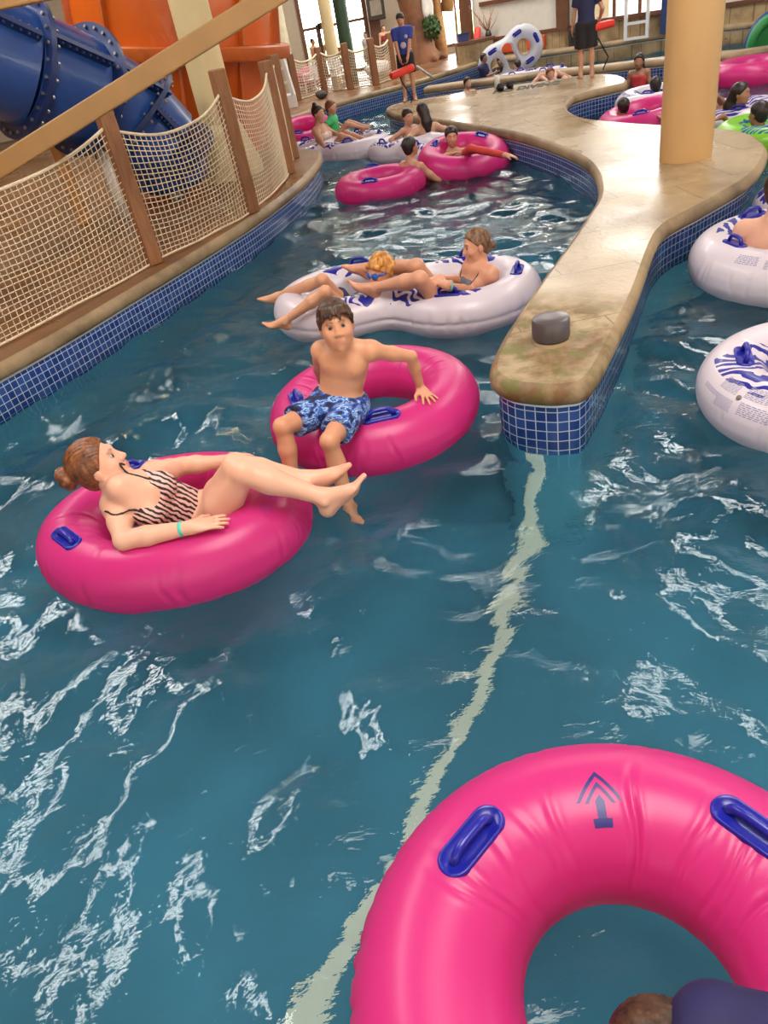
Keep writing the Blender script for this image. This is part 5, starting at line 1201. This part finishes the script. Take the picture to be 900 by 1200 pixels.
# ------------------------------------------------------------------ props in the distance
WPL = simple('white_resin', srgb(222, 222, 220), .45, .05)
def chair(label, c, yaw, m, group=None):
    c = np.asarray(c, float); f = .62 * V3(math.cos(yaw), math.sin(yaw), 0); l = V3(-f[1], f[0], 0); z = V3(0, 0, .62); root = empty('patio_chair', tuple(c)); tag(root, label, 'chair', group)
    def part(nm, mb): o = bevel(mb.build(nm, m, root, loc=tuple(c)), .008); o.location = (0, 0, 0)
    mb = MB(); mb.obox(c + z * .42, f * .25, l * .25, z * .02); part('seat', mb)
    mb = MB()
    for k in range(5): mb.obox(c + z * .72 - f * .27 + l * (k - 2) * .11, (z - f * .2) * .3, l * .04, f * .012)
    mb.obox(c + z * 1.0 - f * .33, l * .26, z * .03, f * .015); part('backrest', mb)
    for a in (-1, 1):
        for b in (-1, 1): mb = MB(); mb.bar(c + f * .23 * a + l * .23 * b, c + f * .2 * a + l * .22 * b + z * .42, .045); part('leg', mb)
        mb = MB(); mb.bar(c - f * .26 + l * .26 * a + z * .64, c + f * .24 + l * .26 * a + z * .64, .05, .03); mb.bar(c + f * .22 + l * .26 * a + z * .64, c + f * .22 + l * .25 * a + z * .42, .03); part('armrest', mb)
pc_ = V3(.35, 20.3, DECK); chair('white slatted chair behind the left end of the far net fence', pc_, -2.2, WPL, 'white patio chairs'); chair('white slatted chair between the second and third far fence posts', (1.0, 20.0, DECK), -1.2, WPL, 'white patio chairs')
# white lifeguard stand behind the near fence posts
root = empty('guard_stand', (-.42, 18.0, DECK)); tag(root, 'white timber lifeguard stand beyond the close pair of posts', 'lifeguard stand')
def gpart(nm, mb): o = bevel(mb.build(nm, WPL, root, loc=(-.42, 18.0, DECK)), .01); o.location = (0, 0, 0)
b0 = V3(-.42, 18.0, DECK)
mb = MB(); mb.obox(b0 + V3(0, 0, .12), (.32, 0, 0), (0, .3, 0), (0, 0, .12)); gpart('base', mb)
for sx in (-1, 1):
    for sy in (-1, 1): mb = MB(); mb.bar(b0 + V3(sx * .27, sy * .25, .24), b0 + V3(sx * .16, sy * .2, 1.25), .08); gpart('leg', mb)
for k in range(3): mb = MB(); mb.bar(b0 + V3(-.25 + .03 * k, -.24, .48 + .26 * k), b0 + V3(.25 - .03 * k, -.24, .48 + .26 * k), .05); gpart('step', mb)
mb = MB(); mb.obox(b0 + V3(0, 0, 1.27), (.22, 0, 0), (0, .24, 0), (0, 0, .025)); gpart('seat', mb)
mb = MB(); mb.obox(b0 + V3(0, .24, 1.6), (.22, 0, 0), (0, .02, 0), (0, 0, .3)); gpart('backrest', mb)
# towels and bundles behind the far net
def bundle(label, c, sz, m, cat='towel', name='towel'):
    B = Body(); c = np.asarray(c, float); B.ell(c + V3(0, 0, sz[2]), sz, None, .02); rr = random.Random(int(c[0] * 100)); 
    for _ in range(9): B.ell(c + V3(rr.uniform(-.7, .7) * sz[0], rr.uniform(-.7, .7) * sz[1], sz[2] * rr.uniform(.7, 1.5)), (sz[0] * .5, sz[1] * .5, sz[2] * .4), None, .05)
    v, F = B.mesh(.025); o = np_mesh(name, v, F, m, None, True, tuple(c)); tag(o, label, cat); return o
bundle('pink towel heaped behind the left end of the far net fence', (.3, 21.2, DECK), (.3, .2, .26), simple('pink_towel', srgb(220, 120, 150), .9))
bundle('white heap in place of a lounge chair behind the fourth far fence post', (1.95, 20.4, DECK), (.28, .2, .2), simple('white_heap', srgb(230, 226, 222), .9))  # soft heap added in place of a white lounge chair
bundle('dark bag at the foot of the far net fence', P(378, 116, DECK) + V3(0, .1, 0), (.12, .1, .08), simple('dark_bag_cloth', srgb(70, 62, 60), .8), 'bag', 'bag')
# themed tree trunk column with hanging canoe behind the lifeguard
BARK = stone('bark_plaster', srgb(80, 48, 32), srgb(128, 84, 56), .6, .85)
root = empty('tree_trunk_prop', (3.3, 22.6, DECK)); tag(root, 'big brown themed tree trunk behind the lifeguard in royal blue', 'tree trunk')
B = Body(); c = V3(3.3, 22.6, DECK); B.chain([c, c + V3(.05, 0, .6), c + V3(-.02, 0, 1.4), c + V3(.06, 0, 3.2)], [.5, .36, .33, .3], .1)
B.chain([c + V3(.0, 0, 1.2), c + V3(-.35, -.1, 1.7), c + V3(-.8, -.1, 2.2)], [.2, .16, .1], .1); B.chain([c + V3(.1, 0, 1.0), c + V3(.5, 0, 1.6), c + V3(.7, 0, 2.6)], [.2, .15, .12], .1)
for k in range(6): a_ = k * 1.05; B.cone(c + V3(0, 0, .3), c + V3(math.cos(a_) * .7, math.sin(a_) * .5, .05), .16, .07, .1)
v, F = B.mesh(.04); o = np_mesh('trunk', v, F, BARK, root, True, tuple(c)); o.location = (0, 0, 0)
rr = random.Random(4); vs = []; fs = []
for _ in range(260):
    d_ = nrm((rr.gauss(0, 1), rr.gauss(0, 1), rr.gauss(0, 1))); q_ = V3(.35, -.35, .75) + d_ * V3(.25, .2, .3) * rr.uniform(.6, 1); a = nrm((rr.gauss(0, 1), rr.gauss(0, 1), rr.gauss(0, 1))); b = nrm(np.cross(a, d_)); k = len(vs); vs += [q_ - a * .08, q_ + b * .035, q_ + a * .08, q_ - b * .035]; fs.append((k, k + 1, k + 2, k + 3))
link_mesh('foliage', vs, fs, simple('dark_green_leaves', srgb(56, 84, 38), .7, .3), root)
mb = MB(); cc = PY(501, 8, 22.28); mb.lathe(cc, [(.0, -.03), (.2, -.03), (.24, 0), (.2, .03), (.16, .035), (.0, .03)], 32, (0, -1, .1)); vsx = [(cc[0] + (x - cc[0]) * .62, y, cc[2] + (z - cc[2]) * 1.7) for x, y, z in mb.v]; mb.v = vsx
o = mb.build('shield', simple('pale_grey_paint', srgb(196, 192, 186), .6), None, True, loc=tuple(cc)); tag(o, 'pale oval shield hanging on the themed tree trunk', 'shield')
for k, (px, lab) in enumerate(((516, 'bark covered timber pole left of the bright far window'), (530, 'ragged timber pole against the bright far window'))):
    p = PY(px, 60, 22.9); mb = MB(); rr = random.Random(k); mb.tube([(p[0] + rr.uniform(-.05, .05), p[1], DECK + .55 * i + (0 if k == 0 else 1.0)) for i in range(6)], [.17 - .008 * i for i in range(6)], 9); o = mb.build('timber_pole', simple('honey_bark', srgb(168, 124, 78), .8, .25), None, True, loc=(p[0], p[1], DECK)); tag(o, lab, 'pole')
mb = MB(); c = PY(440, 9, 23.5); mb.obox(c, (.24, 0, 0), (0, .06, 0), (0, 0, .28)); o = bevel(mb.build('wall_lantern', simple('dark_bronze', srgb(66, 56, 48), .5), loc=tuple(c)), .02); tag(o, 'dark square lantern on the back wall left of the lifeguard', 'lantern'); mb = MB(); mb.obox(c + V3(0, -.05, 0), (.15, 0, 0), (0, .03, 0), (0, 0, .17)); q_ = mb.build('glass', simple('smoky_glass', srgb(150, 140, 124), .2), o, loc=tuple(c)); q_.location = (0, 0, 0)
mb = MB(); mb.box((2.2, 23.6, DECK), (2.5, 23.95, 5)); o = mb.build('trim_9', MAT['trim_wood']); tag(o, kind='structure')
# rocks along the far waterline
rr = random.Random(12)
for k, (px, py, w_) in enumerate(((531, 84, .5), (556, 80, .55), (583, 76, .5))):
    c = P(px, py, .2) + V3(.1, .3, -.15); B = Body(); B.ell(c, (w_, .36, .3), None, .05)
    for _ in range(6): B.ell(c + V3(rr.uniform(-.6, .6) * w_, rr.uniform(-.2, .2), rr.uniform(-.05, .1)), (w_ * .5, .3, .22), None, .03)
    v, F = B.mesh(.04); o = np_mesh('rock', v, F, MAT['rock'], None, True, tuple(c)); tag(o, ['brown rock at the far waterline nearest the lifeguard in royal blue', 'brown rock in the middle of three at the far waterline', 'brown rock at the far waterline nearest the upright double ring'][k], 'rock', 'rocks at the far waterline')
# low stone pier and ledge items by the timber post
mb = MB(); c = PL(556, 62); mb.obox((c[0] - .1, c[1] - .5, .54), (.42, 0, 0), (0, .22, 0), (0, 0, .2)); o = bevel(mb.build('stone_pier', MAT['rock'], loc=(float(c[0]), float(c[1]), DECK)), .02); tag(o, 'low stone pier below the timber post by the bright window', 'pier'); mb = MB(); mb.obox((c[0] - .1, c[1] - .5, .765), (.46, 0, 0), (0, .26, 0), (0, 0, .028)); q_ = mb.build('cap_stone', MAT['trim_wood'], o, loc=tuple(o.location)); q_.location = (0, 0, 0)
b_ = V3(c[0] - .35, c[1] - .5, .79); mb = MB(); mb.box(b_ - V3(.12, .08, 0), b_ + V3(.12, .08, .15)); o = bevel(mb.build('storage_box', simple('blue_box', srgb(44, 60, 116), .5), loc=tuple(b_)), .015); tag(o, 'small blue box on the low stone pier', 'box'); mb = MB(); mb.box(b_ + V3(-.13, -.09, .15), b_ + V3(.13, .09, .175)); q_ = mb.build('lid', simple('dark_blue_lid', srgb(34, 46, 92), .5), o, loc=tuple(b_)); q_.location = (0, 0, 0)
# leaning red board, rescue gear on the wainscot wall
a, b = PL(564, 60), PL(561, 31); a = a + V3(wn[0], wn[1], 0) * .3; b = b + V3(wn[0], wn[1], 0) * .06; mb = MB()
x, y, z = frame(b - a); L_ = float(np.linalg.norm(b - a)); vs = []; n = 16
for t, k in ((0, .3), (.05, .8), (.12, 1), (.88, 1), (.95, .8), (1, .3)):
    vs.append([a + z * L_ * t + x * .085 * k * math.cos(2 * math.pi * i / n) + y * .05 * k * math.sin(2 * math.pi * i / n) for i in range(n)])
mb.add([q for r_ in vs for q in r_], [(j * n + i, j * n + (i + 1) % n, (j + 1) * n + (i + 1) % n, (j + 1) * n + i) for j in range(5) for i in range(n)] + [tuple(range(n))[::-1], tuple(5 * n + k for k in range(n))])
o = mb.build('rescue_tube', RESC, None, True, loc=tuple(a)); tag(o, 'tall red rescue tube leaning against the stone wainscot', 'rescue tube', 'red rescue tubes')
ORG = simple('orange_red_box', srgb(206, 84, 46), .5)
for k, (pa, pb, lab) in enumerate(((584, 606, 'orange panel on the wainscot left of the upright double ring'), (618, 640, 'orange rescue box with a dark blue face on the wainscot'))):
    s0, s1 = along(pa), along(pb); mb = MB(); wbox(mb, s0, s1, .40, .66, .06, .1); o = bevel(mb.build('rescue_box', ORG, loc=tuple(wpt(s0, .5, .06))), .03); tag(o, lab, 'box', 'orange boxes on the wainscot')
    if k: mb = MB(); wbox(mb, s0 + .12, s1 - .12, .44, .62, .12, .03); q_ = mb.build('face_plate', simple('navy_plate', srgb(36, 44, 100), .4), o, loc=tuple(o.location)); q_.location = (0, 0, 0)
s0, s1 = along(669), along(685); mb = MB(); wbox(mb, s0, s1, .36, .70, .1, .14); o = bevel(mb.build('speaker_cabinet', simple('charcoal_box', srgb(52, 44, 44), .6), loc=tuple(wpt(s0, .36, .1))), .02); tag(o, 'charcoal cabinet against the wainscot behind the lifeguard seen from behind', 'cabinet'); mb = MB(); wbox(mb, s0 + .06, s1 - .06, .42, .64, .175, .02); q_ = mb.build('grille', simple('black_grille', srgb(30, 28, 28), .8), o, loc=tuple(o.location)); q_.location = (0, 0, 0)
# dry grass arrangement on the wainscot ledge
p = PL(571, 46); root = empty('dried_plant', (float(p[0]), float(p[1]) - .15, .75)); tag(root, 'dried branch arrangement on the ledge beside the red rescue tube', 'plant')
mb = MB(); mb.lathe((0, 0, 0), [(.06, 0), (.08, .08), (.05, .16)], 12); mb.build('vase', simple('dark_vase', srgb(60, 50, 46), .5), root, True)
mb = MB(); rr = random.Random(9)
for _ in range(16): d_ = V3(rr.uniform(-.35, .35), rr.uniform(-.1, .1), rr.uniform(.35, .75)); mb.tube([(0, 0, .12), d_ * .6, d_ + V3(rr.uniform(-.1, .1), 0, 0)], [.01, .008, .003], 5)
mb.build('branches', simple('dry_stems', srgb(170, 130, 100), .9), root, True)
# wall lights and green mats right of the column
for k, (px, py, w_) in enumerate(((853, 33, .16), (864, 45, .2))):
    c = PL(px, py); s = along(px); mb = MB(); wbox(mb, s - w_, s + w_, c[2] - .025, c[2] + .02, .05, .05); tl = NT('lit_strip'); e_ = tl.n('ShaderNodeEmission', {'Color': (1, .86, .55, 1), 'Strength': 4}); tl.t.links.new(e_.outputs[0], tl.out.inputs[0])
    o = mb.build('strip_light', tl.m, loc=tuple(wpt(s, c[2], .05))); tag(o, ['upper lit strip light on the stone wall right of the tan column', 'lower lit strip light on the stone wall right of the tan column'][k], 'light', 'strip lights on the stone wall')
    mb = MB(); wbox(mb, s - w_ - .02, s + w_ + .02, c[2] + .02, c[2] + .04, .05, .07); q_ = mb.build('hood', MAT['trim_wood'], o, loc=tuple(o.location)); q_.location = (0, 0, 0)
for k, (col, dy, lab) in enumerate(((srgb(20, 120, 50), 0, 'front green foam arch of the stack at the right edge'), (srgb(60, 150, 110), .12, 'middle pale green foam arch of the stack at the right edge'), (srgb(40, 66, 120), .24, 'rear blue foam arch of the stack at the right edge'))):
    c = PY(903, 50, 15.2 + dy); mb = MB(); R_ = .36 + .045 * k; n = 24; pts = [c + V3(-R_ * math.cos(t), 0, R_ * 1.15 * math.sin(t) - .05) for t in np.linspace(-.35, math.pi + .35, n)]; mb.tube(pts, .07, 10); m_ = simple('foam_%d' % k, col, .5)
    o = mb.build('foam_arch', m_, None, True, loc=tuple(c)); tag(o, lab, 'foam arch', 'foam arches'); 
    if k == 0: mb = MB(); mb.lathe(c + V3(0, .04, 0), [(.33, -.03), (.33, .03)], 32, (0, 1, 0)); q_ = mb.build('panel', m_, o, loc=tuple(c)); q_.location = (0, 0, 0)
# deck lettering, depth marker, safety pole
f_ = bpy.data.curves.new('deck_lettering', 'FONT'); f_.body = 'NO DIVING'; f_.size = .34; f_.extrude = .002; f_.align_x = 'CENTER'; f_.offset = .016
o = bpy.data.objects.new('deck_lettering', f_); COL.objects.link(o); m_ = bpy.data.meshes.new_from_object(o.evaluated_get(bpy.context.evaluated_depsgraph_get())); bpy.data.objects.remove(o); o = bpy.data.objects.new('deck_lettering', m_); COL.objects.link(o); m_.materials.clear(); m_.materials.append(simple('black_stencil_paint', srgb(34, 28, 26), .7)); lp = P(616, 104, DECK); o.location = (lp[0], lp[1], DECK + .003); o.rotation_euler = (0, 0, -.36); o.scale = (.62, 1.5, 1); tag(o, 'black stencilled lettering on the island deck', 'lettering')
mb = MB(); c = P(583, 104, DECK); mb.lathe(c, [(.05, 0), (.045, .16), (.04, .2)], 14); o = mb.build('paper_cup', WPL, None, True, loc=tuple(c)); tag(o, 'white cup standing at the left of the black deck lettering', 'cup')
B = Body(); c = P(592, 105, DECK); 
for dx in (-.09, .09): B.ell(c + V3(dx, dx * .3, .045), (.06, .14, .045), None, .01); B.ell(c + V3(dx, dx * .3 - .02, .08), (.055, .07, .04), None, .02)
v, F = B.mesh(.012); o = np_mesh('pair_of_shoes', v, F, CBK, None, True, tuple(c)); tag(o, 'black shoes on the island deck beside the white cup', 'shoes')
c = P(361, 137, .14); mb = MB(); mb.box(c + V3(-.08, -.03, -.09), c + V3(.08, .0, .09)); o = mb.build('depth_marker', WPL, loc=tuple(c)); tag(o, 'white depth marker on the tiles behind the woman with the top knot', 'marker')
a, b = P(489, 78, .75) , P(509, 92, .25); mb = MB(); mb.tube([a, b], .022, 8); o = mb.build('safety_pole', WPL, None, True, loc=tuple(b)); tag(o, 'white pole sloping to the water behind the lifeguard in royal blue', 'pole')
# ------------------------------------------------------------------ light
W = bpy.data.worlds.new('World'); SC.world = W; W.use_nodes = True
bg = W.node_tree.nodes['Background']; bg.inputs[0].default_value = (1, .98, .93, 1); bg.inputs[1].default_value = 12.0
def overhead_light(name, c, sx, sy, watts, col=(1, .97, .92), rot=(0, 0, 0)):  # area light under the ceiling: skylights, plus one added fill
    l = bpy.data.lights.new(name, 'AREA'); l.shape = 'RECTANGLE'; l.size = sx; l.size_y = sy; l.energy = watts; l.color = col
    o = bpy.data.objects.new(name, l); o.location = c; o.rotation_euler = rot; COL.objects.link(o); return o
overhead_light('overhead_light', (-5.4, 8.5, 6.9), .9, 11, 760)
overhead_light('overhead_light', (1.0, .5, 6.9), 3, 4, 600, (1, .93, .85))  # fill light added above the camera to brighten the near water
overhead_light('overhead_light', (6.5, 9, 6.9), 1.2, 7, 480)
overhead_light('overhead_light', (3, 19, 6.9), 8, 1.6, 800)
def lamp(name, c, watts, col, r=.15):
    l = bpy.data.lights.new(name, 'POINT'); l.energy = watts; l.color = col; l.shadow_soft_size = r
    o = bpy.data.objects.new(name, l); o.location = c; COL.objects.link(o); return o
lamp('play_area_lamp', (-3.6, 8.2, 2.9), 40, (1, .62, .26))
lamp('play_area_lamp', (-3.4, 12.0, 4.6), 60, (1, .66, .3))
SC.view_settings.view_transform = 'Standard'; SC.view_settings.look = 'None'; SC.view_settings.gamma = 1; SC.view_settings.use_curve_mapping = False
SC.view_settings.exposure = 0.0
SC.cycles.use_denoising = True
try: SC.cycles.denoiser = 'OPENIMAGEDENOISE'
except Exception: pass
SC.cycles.max_bounces = 10; SC.cycles.transparent_max_bounces = 12
SC.cycles.sample_clamp_indirect = 6.0
